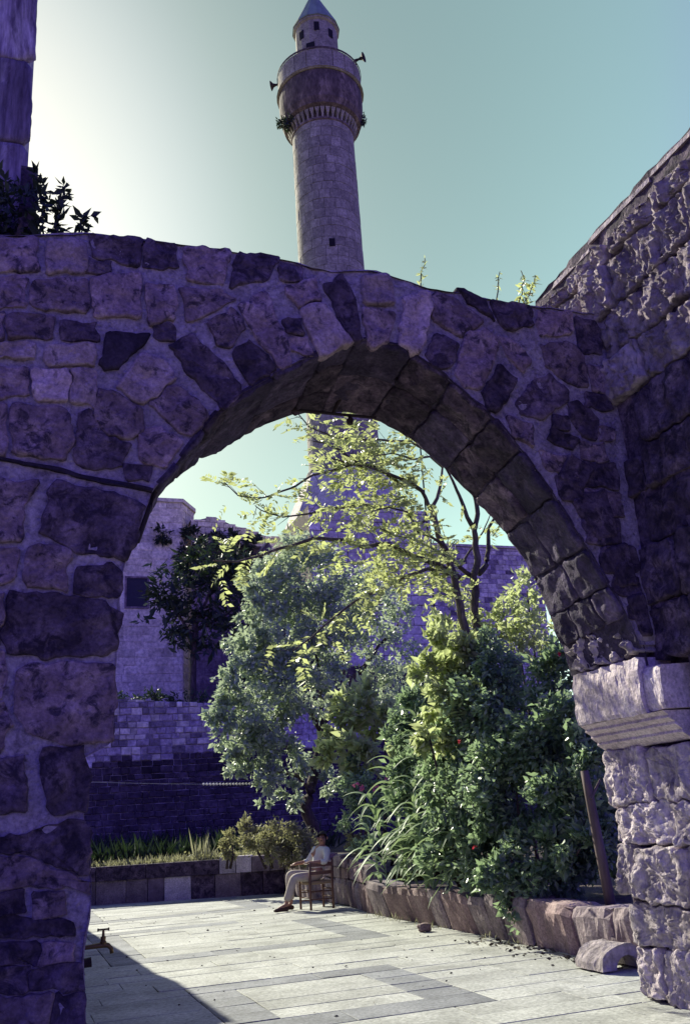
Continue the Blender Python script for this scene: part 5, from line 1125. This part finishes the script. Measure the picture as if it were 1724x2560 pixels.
# --- weeds and grass along the kerb
def grass(name, pts, n, h, mat, label):
    pts = np.array(pts); P = pts[rng.integers(0, len(pts), n)] + rng.normal(size=(n, 3))*np.array([.10, .12, .01])
    D = rng.normal(size=(n, 3))*np.array([.45, .45, .2]) + np.array([0, 0, 1.0])
    o = leaf_mesh(name, P, D, h, .10, mat, None, droop=.15, kind='stuff'); tag(o, label, 'grass'); return o
gp = []
for s in np.linspace(1.0, KL-.3, 90):
    for d in (.40, .6, .85, 1.15): gp.append((K0.x+kd.x*s+kn.x*d, K0.y+kd.y*s+kn.y*d, .74))
grass('kerb_grass', gp, 6500, .16, M['grass'], 'dry grass and weeds growing along the top of the far kerb')
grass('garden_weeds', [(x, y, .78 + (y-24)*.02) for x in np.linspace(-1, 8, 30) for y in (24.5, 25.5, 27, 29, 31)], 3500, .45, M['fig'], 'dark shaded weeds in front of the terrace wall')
tg = MB()
P = np.concatenate([np.array([4.35, 23.1, .74]) + rng.normal(size=(60, 3))*np.array([.12, .08, 0])]); D = rng.normal(size=(60, 3))*.35 + np.array([0, 0, 1.0])
P_w = np.array(gp)[rng.integers(0, len(gp), 1800)] + rng.normal(size=(1800, 3))*np.array([.12, .12, .05]) + np.array([0, 0, .08])
tag(leaf_mesh('kerb_weeds', P_w, rng.normal(size=(1800, 3)) + np.array([0, 0, .5]), .06, .6, M['pale'], None, kind='stuff'), 'small pale round-leaved weeds between the kerb grass', 'weeds')
tag(leaf_mesh('grass_tuft', P, D, .5, .06, M['grass'], None), 'taller bright grass tuft standing above the kerb weeds', 'grass')
grass('paving_weeds', [(f_planter(y)-.05-.02*(i % 3), y, 0) for i, y in enumerate((14.95, 14.9, 14.2, 13.9, 13.1, 12.6, 11.2, 10.5))], 160, .07, M['grass'], 'tiny weeds sprouting where the paving meets the planter')
# bushes on the terrace edge and on the house ledges
def tuft(name, cl, n, size, mat, label, group=None):
    c = cl[0]; e = empty(name, (c[0], c[1], c[2]-c[3]*.8), label, 'shrub', group)
    MB().tube([(c[0], c[1], c[2]-c[3]), (c[0]+.03, c[1], c[2])], [.04, .02], 5).build('stem', M['bark'], e)
    P, D = clump_points(cl, n, 9, .5, .4); leaf_mesh('foliage', P, D, size, .35, mat, e)
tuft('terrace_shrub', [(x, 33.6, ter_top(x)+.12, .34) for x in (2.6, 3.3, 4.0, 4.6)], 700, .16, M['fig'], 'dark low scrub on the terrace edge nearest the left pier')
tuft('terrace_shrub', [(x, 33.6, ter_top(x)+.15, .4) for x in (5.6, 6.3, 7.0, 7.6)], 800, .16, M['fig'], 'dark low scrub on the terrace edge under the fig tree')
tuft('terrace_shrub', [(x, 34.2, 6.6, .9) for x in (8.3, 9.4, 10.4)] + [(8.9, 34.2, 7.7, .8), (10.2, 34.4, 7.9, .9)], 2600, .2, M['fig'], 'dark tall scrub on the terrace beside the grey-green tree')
tuft('wall_shrub', [(7.36, 49.85, 17.45, .5)], 260, .3, M['fig'], 'dark tuft growing on the house wall below the parapet')
tuft('wall_shrub', [(8.75, 49.7, 17.5, .42)], 220, .28, M['fig'], 'smaller dark tuft at the right corner of the house wall')
tuft('wall_shrub', [(x, 49.5, 17.05 + .15*math.sin(x*3), .42) for x in (9.7, 10.4, 11.2, 12.0, 12.8)], 900, .28, M['fig'], 'dark plants along the ledge of the annex')
tuft('wall_shrub', [(8.6, 49.4, 16.3, .35), (9.3, 49.2, 15.9, .6), (10.3, 49.2, 15.8, .7), (11.3, 49.2, 15.7, .7)], 1100, .28, M['fig'], 'dark creeper hanging below the annex ledge')
tuft('balcony_weed', [(MX-2.3, MYY+.1, 40.6, .4), (MX-2.1, MYY-.3, 40.4, .3)], 420, .2, M['fig'], 'dark weed tuft under the left of the minaret balcony')
tuft('balcony_weed', [(MX+2.1, MYY-1.0, 40.9, .34), (MX+2.2, MYY-.7, 41.2, .25)], 300, .18, M['fig'], 'dark weed tuft under the right of the minaret balcony')
# plants on top of the arch wall
def sprig(label, base, top, n, size, width, mat, wob=.05, cat='plant'):
    e = empty('wall_sprig', base, label, cat); b = Vector(base); t = Vector(top); pts = [b.lerp(t, i/7) + Vector((noise.noise(b*9+Vector((i*.7, 0, 0))), 0, 0))*wob for i in range(8)]
    MB().tube(pts, [.008 - .0006*i for i in range(8)], 4).build('stem', M['bark'], e)
    i = rng.uniform(.12, 1, n); A = np.array([tuple(p) for p in pts]); P = np.stack([np.interp(i*7, np.arange(8), A[:, k]) for k in range(3)], 1); D = rng.normal(size=(n, 3)); leaf_mesh('foliage', P, D, size, width, mat, e)
sprig('thin feathery sprig on the arch wall right of the minaret', (3.155, 6.3, 5.64), (3.205, 6.3, 6.17), 60, .05, .2, M['locust'])
sprig('small bare sprig on the arch wall farther right', (3.89, 6.3, 5.62), (3.955, 6.3, 6.14), 45, .045, .2, M['locust'])
sprig('pale leafy sprig on the arch wall next to the rock wall', (4.08, 6.3, 5.62), (4.34, 6.3, 6.16), 90, .06, .35, M['locust'])
sprig('pale leaning sprig crossing the leafy one on the arch wall', (4.10, 6.32, 5.62), (4.22, 6.32, 6.2), 60, .06, .35, M['locust'])
sprig('tall dark sprig silhouetted on the wall top at the left', (.12, 6.3, 5.68), (.165, 6.3, 6.33), 95, .085, .4, M['fig'], .08)
sprig('short dark sprig at the right end of the wall-top plants', (.29, 6.3, 5.7), (.36, 6.3, 6.10), 70, .08, .4, M['fig'], .08)
sprig('dark sprig next to the corner building on the wall top', (-.03, 6.35, 5.66), (.0, 6.35, 6.45), 110, .085, .4, M['fig'], .1)
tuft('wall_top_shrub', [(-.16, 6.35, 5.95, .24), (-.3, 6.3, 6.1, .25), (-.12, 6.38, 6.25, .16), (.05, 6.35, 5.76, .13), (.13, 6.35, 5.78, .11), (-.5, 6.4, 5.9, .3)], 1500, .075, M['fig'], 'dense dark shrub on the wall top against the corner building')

# ------------------------------------------------------------------ small things
post = empty('leaning_post', (5.98, 9.0, .42), 'leaning brown wooden post at the right end of the planter', 'post')
MB().tube([(6.0, 9.0, .38), (5.97, 9.02, 1.0), (5.95, 9.05, 1.6), (5.94, 9.06, 1.85)], [.058, .056, .05, .045], 8).build('pole', M['post'], post, smooth=True)
MB().tube([(5.93, 9.0, 1.55), (6.1, 9.02, 1.75)], [.02, .012], 6).build('branch_stub', M['post'], post)
def lump(name, c, s, mat, label, cat, seed, flat=0.0, sub=3):
    bm = bmesh.new(); bmesh.ops.create_icosphere(bm, subdivisions=sub, radius=1)
    for v in bm.verts:
        k = 1 + .22*fbm(v.co*1.4 + Vector((seed, 0, 0)), 4); q = v.co.copy(); m_ = max(abs(q.x), abs(q.y), abs(q.z)); q = q.lerp(q/m_*.8, .55)
        v.co = Vector((c[0]+q.x*s[0]*k, c[1]+q.y*s[1]*k, max(c[2]-s[2], c[2]+q.z*s[2]*k)))
    me = bpy.data.meshes.new(name); bm.to_mesh(me); bm.free()
    o = recenter(link(name, me, mat)); me.polygons.foreach_set('use_smooth', [True]*len(me.polygons)); tag(o, label, cat); return o
# hollowed stone lying by the right pier
hs = empty('hollow_stone', (5.5, 8.35, 0), 'curved hollowed stone lying on the paving at the foot of the right pier', 'stone')
V = []; F = []; n = 12
for i in range(7):
    y = 8.14 + .46*i/6
    for k in range(n+1):
        a = math.pi*k/n; ro = .23 + .02*fbm((a*2, y*6, 1)); V.append((5.50 - ro*math.cos(a)*1.15, y + .02*math.sin(a*3), .02 + ro*math.sin(a)*.95))
    for k in range(n, -1, -1):
        a = math.pi*k/n; V.append((5.52 - .13*math.cos(a), y, .02 + .12*math.sin(a)))
w = 2*(n+1)
for i in range(6):
    for k in range(w): F.append((i*w+k, i*w+(k+1) % w, (i+1)*w+(k+1) % w, (i+1)*w+k))
F.append(tuple(range(w-1, -1, -1))); F.append(tuple(6*w+k for k in range(w)))
build('shell', V, F, M['rock'], hs)
lump('loose_stone', (5.38, 12.55, .055), (.10, .08, .06), M['planter_pink'], 'small loose stone on the paving in front of the pink planter blocks', 'stone', 3.3)
lump('loose_stone', (5.95, 8.6, .25), (.3, .3, .28), M['planter'], 'rounded boulder between the planter end and the right pier', 'stone', 9.1)
sp_ = MB().tube([(.845, 6.08, 3.74), (.80, 6.06, 3.60), (.725, 6.05, 3.36)], [.022, .02, .018], 6).build('iron_strap', M['iron']); tag(sp_, 'dark iron strap hanging along the edge of the left pier', 'strap')
# water tap on the left pier
tap = empty('water_tap', (.60, 6.9, .80), 'old brass water tap sticking out of the left pier', 'tap')
MB().tube([(.36, 6.9, .80), (.52, 6.9, .805), (.63, 6.9, .81), (.665, 6.9, .805), (.685, 6.9, .785), (.69, 6.9, .755)], [.014, .014, .018, .016, .013, .013], 10).build('spout', M['brass'], tap, smooth=True)
MB().lathe([(.02, 0), (.022, .014), (.016, .022), (.018, .045), (.010, .05), (.007, .09), (.0, .091)], 10, (.632, 6.9, .815)).build('valve_body', M['brass'], tap)
hd = MB().tube([(.598, 6.9, .905), (.666, 6.9, .905)], .006, 8); hd.tube([(.593, 6.9, .905), (.602, 6.9, .905)], .010, 8); hd.tube([(.662, 6.9, .905), (.671, 6.9, .905)], .010, 8); hd.build('cross_handle', M['brass'], tap)
pp = MB().tube([(.30, 6.55, .75), (.50, 6.55, .752), (.53, 6.55, .755)], [.028, .028, .03], 10).build('pipe_stub', M['iron']); tag(pp, 'dark iron pipe stub in the left pier below the tap', 'pipe')
# iron bar with hook under the crown
br_ = empty('iron_tie_bar', (2.52, 6.92, 4.87), 'dark iron bar with a hook fixed under the crown of the arch', 'bar')
MB().tube([(2.05, 6.92, 4.875), (2.52, 6.92, 4.868), (2.9, 6.92, 4.865)], .014, 6).build('bar', M['iron'], br_)
MB().tube([(2.50, 6.92, 4.865), (2.53, 6.88, 4.95), (2.575, 6.84, 5.02), (2.60, 6.8, 5.10)], [.018, .016, .014, .014], 6).build('hook', M['iron'], br_)
MB().lathe([(.0, 0), (.03, .01), (.035, .05), (.02, .075), (.0, .08)], 8, (2.65, 6.92, 4.775)).build('hanging_weight', M['iron'], br_)
pl = empty('thin_pole', (8.58, 18, .6), 'thin dark upright pole among the branches right of the minaret foot', 'pole')
MB().tube([(8.57, 18, .5), (8.56, 18, 5.1), (8.60, 18, 9.65), (8.61, 18, 11)], [.025, .025, .02, .02], 6).build('pole', M['iron'], pl)
# string of white beads tied to the tree
st = empty('bead_string', (5.2, 21.6, 2.45), 'line of small white beads strung from the trunk towards the left', 'string')
A0, A1 = Vector((-.02, 21.0, 2.75)), Vector((6.95, 22.3, 2.42)); sp = []
def sagp(f): p = A0.lerp(A1, f); p.z -= .16*4*f*(1-f)*.5; return p
MB().tube([sagp(i/24) for i in range(25)], .002, 4).build('cord', M['bead'], st)
for k in range(26):
    p = sagp(.60 + .30*k/26); V = []
    MB().lathe([(0, -.03), (.026, -.016), (.032, 0), (.026, .016), (0, .03)], 7, tuple(p)).build('bead', M['bead'], st)
# fallen leaves along the planter
grit = np.array([[rng.uniform(1.2, 5.6), rng.uniform(7.6, 20), .008] for _ in range(170)]); tag(leaf_mesh('paving_litter', grit, rng.normal(size=(170, 3))*np.array([1, 1, .1]), .03, .5, M['bark_light'], None, kind='stuff'), 'specks of grit and dry litter scattered over the paving', 'litter')
fl_pts = np.array([[f_planter(y)-.05-abs(rng.normal())*.22, y, .012] for y in rng.uniform(8.2, 11.5, 140)]); D = rng.normal(size=(140, 3))*np.array([1, 1, .12])
tag(leaf_mesh('fallen_leaves', fl_pts, D, .055, .5, M['bark_light'], None, kind='stuff'), 'dry fallen leaves on the paving along the planter', 'leaves')

# ------------------------------------------------------------------ chair and person
ch = empty('ladder_chair', (5.4, 17.5, 0), 'old wooden rush-seat chair seen from behind, under the seated person', 'chair')
legs = {'nl': Vector((5.19, 17.17, 0)), 'nr': Vector((5.63, 17.22, 0)), 'fl': Vector((5.12, 17.58, 0)), 'fr': Vector((5.58, 17.64, 0))}
SZ = .46
for k, p in legs.items():
    hgt = .80 if k == 'nl' else .86 if k == 'nr' else SZ+.03
    top = Vector((0, -.05, 0)) if k[0] == 'n' else Vector((0, 0, 0))
    MB().tube([p, p + Vector((0, 0, SZ)), p + top + Vector((0, 0, hgt))], [.021, .023, .019], 8).build('leg', M['wood'], ch, smooth=True)
def rail(a, b, z0, z1, r=.012):
    MB().tube([legs[a] + Vector((0, 0, z0)), (legs[a]+legs[b])/2 + Vector((0, 0, (z0+z1)/2)), legs[b] + Vector((0, 0, z1))], r, 6).build('stretcher', M['wood'], ch, smooth=True)
rail('nl', 'nr', .30, .30); rail('nl', 'nr', .17, .17); rail('fl', 'fr', .28, .28); rail('fl', 'fr', .14, .14); rail('nl', 'fl', .2, .2); rail('nl', 'fl', .33, .33); rail('nr', 'fr', .2, .2); rail('nr', 'fr', .33, .33)
o_ = Vector((0, -.045, 0))
for z, w in ((.62, .03), (.76, .035)):
    a = legs['nl'] + o_*(z-.46)/.4 + Vector((0, 0, z)); b = legs['nr'] + o_*(z-.46)/.4 + Vector((0, 0, z)); V = []
    for i in range(7):
        p = a.lerp(b, i/6) + Vector((0, -.03*math.sin(math.pi*i/6), 0)); V += [p + Vector((0, -.008, -w)), p + Vector((0, .008, -w)), p + Vector((0, .008, w)), p + Vector((0, -.008, w))]
    F = [(i*4+j, i*4+(j+1) % 4, (i+1)*4+(j+1) % 4, (i+1)*4+j) for i in range(6) for j in range(4)] + [(0, 3, 2, 1), (24, 25, 26, 27)]
    build('back_slat', V, F, M['wood'], ch)
q = [legs['nl'], legs['nr'], legs['fr'], legs['fl']]; c_ = sum(q, Vector())/4; V = []
for z, s_ in ((SZ-.035, .98), (SZ-.02, 1.04), (SZ+.005, 1.03), (SZ+.02, .9)): V += [c_ + (p-c_)*s_ + Vector((0, 0, z)) for p in q]
F = [(0, 3, 2, 1), (12, 13, 14, 15)] + [(l*4+j, l*4+(j+1) % 4, l*4+4+(j+1) % 4, l*4+4+j) for l in range(3) for j in range(4)]
build('seat', V, F, M['rush'], ch)

def skin_obj(name, nodes, edges, mat, parent, root=0, sub=2):
    """continuous surface grown round joints: nodes = [(point, (rx, ry))]"""
    me = bpy.data.meshes.new(name + '_rig'); me.from_pydata([tuple(p) for p, r_ in nodes], edges, []); o = bpy.data.objects.new(name + '_rig', me); COL.objects.link(o)
    m1 = o.modifiers.new('s', 'SKIN'); m2 = o.modifiers.new('d', 'SUBSURF'); m2.levels = sub; m1.use_smooth_shade = True
    for i, (p, r_) in enumerate(nodes):
        sv = me.skin_vertices[0].data[i]; sv.radius = r_ if hasattr(r_, '__len__') else (r_, r_); sv.use_root = (i == root)
    dg = bpy.context.evaluated_depsgraph_get(); dg.update(); res = bpy.data.meshes.new_from_object(o.evaluated_get(dg)); bpy.data.objects.remove(o); bpy.data.meshes.remove(me)
    res.name = name; res.materials.clear(); res.materials.append(mat); res.polygons.foreach_set('use_smooth', [True]*len(res.polygons))
    return recenter(link(name, res, None, parent))
J = {k: Vector(v) for k, v in MAN.items()}
pelvis = Vector((5.42, 17.44, .57)); waist = Vector((5.45, 17.46, .72)); chest = Vector((5.50, 17.46, .90)); upper = Vector((5.53, 17.46, 1.0)); neck = Vector((5.545, 17.45, 1.075)); jaw = Vector((5.545, 17.43, 1.13)); skull = Vector((5.555, 17.44, 1.215)); crown_ = Vector((5.56, 17.45, 1.275))
shN = Vector((5.58, 17.29, 1.0)); shF = Vector((5.47, 17.63, 1.0)); elN = Vector((5.50, 17.13, .80)); elF = Vector((5.33, 17.70, .80)); wrN = Vector((5.25, 17.15, .80)); wrF = Vector((5.09, 17.58, .79)); hdN = Vector((5.16, 17.17, .80)); hdF = Vector((5.01, 17.54, .78))
hpN = Vector((5.38, 17.33, .55)); hpF = Vector((5.36, 17.55, .55)); knN = Vector((4.92, 17.27, .57)); knF = Vector((4.90, 17.52, .63)); anN = Vector((4.76, 17.28, .12)); anF = Vector((4.93, 17.55, .12)); toN = Vector((4.56, 17.24, .045)); toF = Vector((4.80, 17.48, .045))
man = empty('person', (5.3, 17.4, 0), 'person in pale shirt and beige trousers sitting sideways on the wooden chair', 'person')
nodes = [(pelvis, (.13, .12)), (waist, (.12, .11)), (chest, (.135, .12)), (upper, (.11, .10)), (neck, (.052, .052)), (jaw, (.062, .07)), (skull, (.082, .09)), (crown_, (.06, .065)),
         (shN, .062), (elN, .043), (wrN, .030), (hdN, (.035, .02)), (shF, .062), (elF, .043), (wrF, .030), (hdF, (.035, .02)),
         (hpN, .088), (knN, .062), (anN, .038), (toN, .03), (hpF, .088), (knF, .062), (anF, .038), (toF, .03),
         (skull + Vector((-.045, -.085, -.03)), .016)]
edges = [(0, 1), (1, 2), (2, 3), (3, 4), (4, 5), (5, 6), (6, 7), (3, 8), (8, 9), (9, 10), (10, 11), (3, 12), (12, 13), (13, 14), (14, 15), (0, 16), (16, 17), (17, 18), (18, 19), (0, 20), (20, 21), (21, 22), (22, 23), (6, 24)]
def fingers(hb, wr, base_i):
    d = (hb-wr).normalized(); s_ = d.cross(Vector((0, 0, 1))).normalized(); k0 = len(nodes)
    for i, (o_, l_) in enumerate(((-.026, .055), (-.009, .065), (.009, .062), (.026, .05))):
        a = hb + s_*o_ + d*.015; nodes.append((a, .009)); nodes.append((a + d*l_*.6, .0085)); nodes.append((a + d*l_ + Vector((0, 0, -.018)), .007)); k = len(nodes)-3
        edges.extend([(base_i, k), (k, k+1), (k+1, k+2)])
    a = wr.lerp(hb, .5) + s_*.03; nodes.append((a, .011)); nodes.append((a + d*.04 + s_*.022, .009)); k = len(nodes)-2; edges.extend([(base_i, k), (k, k+1)])
fingers(hdN, wrN, 11); fingers(hdF, wrF, 15)
skin_obj('body', nodes, edges, M['skin'], man)
skin_obj('shirt', [(pelvis + Vector((0, 0, .06)), (.145, .135)), (waist, (.137, .125)), (chest, (.15, .133)), (upper, (.12, .108)), (neck + Vector((0, 0, -.03)), (.068, .066)), (shN, .078), (shN.lerp(elN, .55), .066), (elN, .057), (elN.lerp(wrN, .45), .05), (shF, .078), (shF.lerp(elF, .55), .066), (elF, .057), (elF.lerp(wrF, .45), .05)],
         [(0, 1), (1, 2), (2, 3), (3, 4), (3, 5), (5, 6), (6, 7), (7, 8), (3, 9), (9, 10), (10, 11), (11, 12)], M['shirt'], man)
skin_obj('trousers', [(pelvis, (.15, .14)), (pelvis + Vector((0, 0, .08)), (.138, .128)), (hpN, .104), (knN, .083), (knN.lerp(anN, .5), .078), (anN + Vector((.005, 0, .05)), .070), (hpF, .104), (knF, .083), (knF.lerp(anF, .5), .078), (anF + Vector((.005, 0, .05)), .070)],
         [(0, 1), (0, 2), (2, 3), (3, 4), (4, 5), (0, 6), (6, 7), (7, 8), (8, 9)], M['trousers'], man)
for an, to in ((anN, toN), (anF, toF)):
    heel = Vector((an.x + .045, an.y + .005, .045)); skin_obj('shoe', [(heel, (.045, .042)), (heel.lerp(to, .5) + Vector((0, 0, .012)), (.048, .045)), (to, (.045, .035)), (to + (to-heel).normalized()*.05, (.032, .022))], [(0, 1), (1, 2), (2, 3)], M['shoe'], man)
bm = bmesh.new(); bmesh.ops.create_uvsphere(bm, u_segments=20, v_segments=14, radius=1)
fdir = Vector((-.45, -.89, 0)).normalized()
bmesh.ops.delete(bm, geom=[v for v in bm.verts if (v.co.z < .05 and v.co.dot(fdir) > -.15) or v.co.z < -.55 or (v.co.z < .38 and v.co.dot(fdir) > .45)], context='VERTS')
for v in bm.verts: v.co = Vector((v.co.x*.088, v.co.y*.095, v.co.z*.10)) * (1 + .05*noise.noise(v.co*5)) + skull + Vector((0, 0, .018)) - fdir*.006
me = bpy.data.meshes.new('hair'); bm.to_mesh(me); bm.free(); recenter(link('hair', me, M['hair'], man))
sdir = Vector((-fdir.y, fdir.x, 0))
for s_ in (-1, 1):
    c_ = skull + fdir*.078 + sdir*s_*.033 + Vector((0, 0, .0)); MB().lathe([(0, -.009), (.012, -.004), (.014, 0), (.012, .004), (0, .009)], 8, tuple(c_)).build('eye', M['hair'], man)
    c_ = skull + sdir*s_*.088 - fdir*.01 + Vector((0, 0, -.015)); MB().lathe([(0, -.03), (.012, -.02), (.016, .0), (.012, .022), (0, .03)], 8, tuple(c_)).build('ear', M['skin'], man)
c_ = skull + fdir*.078 + Vector((0, 0, -.065)); MB().tube([c_ - sdir*.024, c_ + fdir*.006, c_ + sdir*.024], [.004, .006, .004], 6).build('mouth', M['shoe'], man)
c_ = skull + fdir*.084 + Vector((0, 0, -.045)); MB().tube([c_ - sdir*.03 + Vector((0, 0, -.006)), c_ + fdir*.006, c_ + sdir*.03 + Vector((0, 0, -.006))], [.005, .008, .005], 6).build('moustache', M['hair'], man)
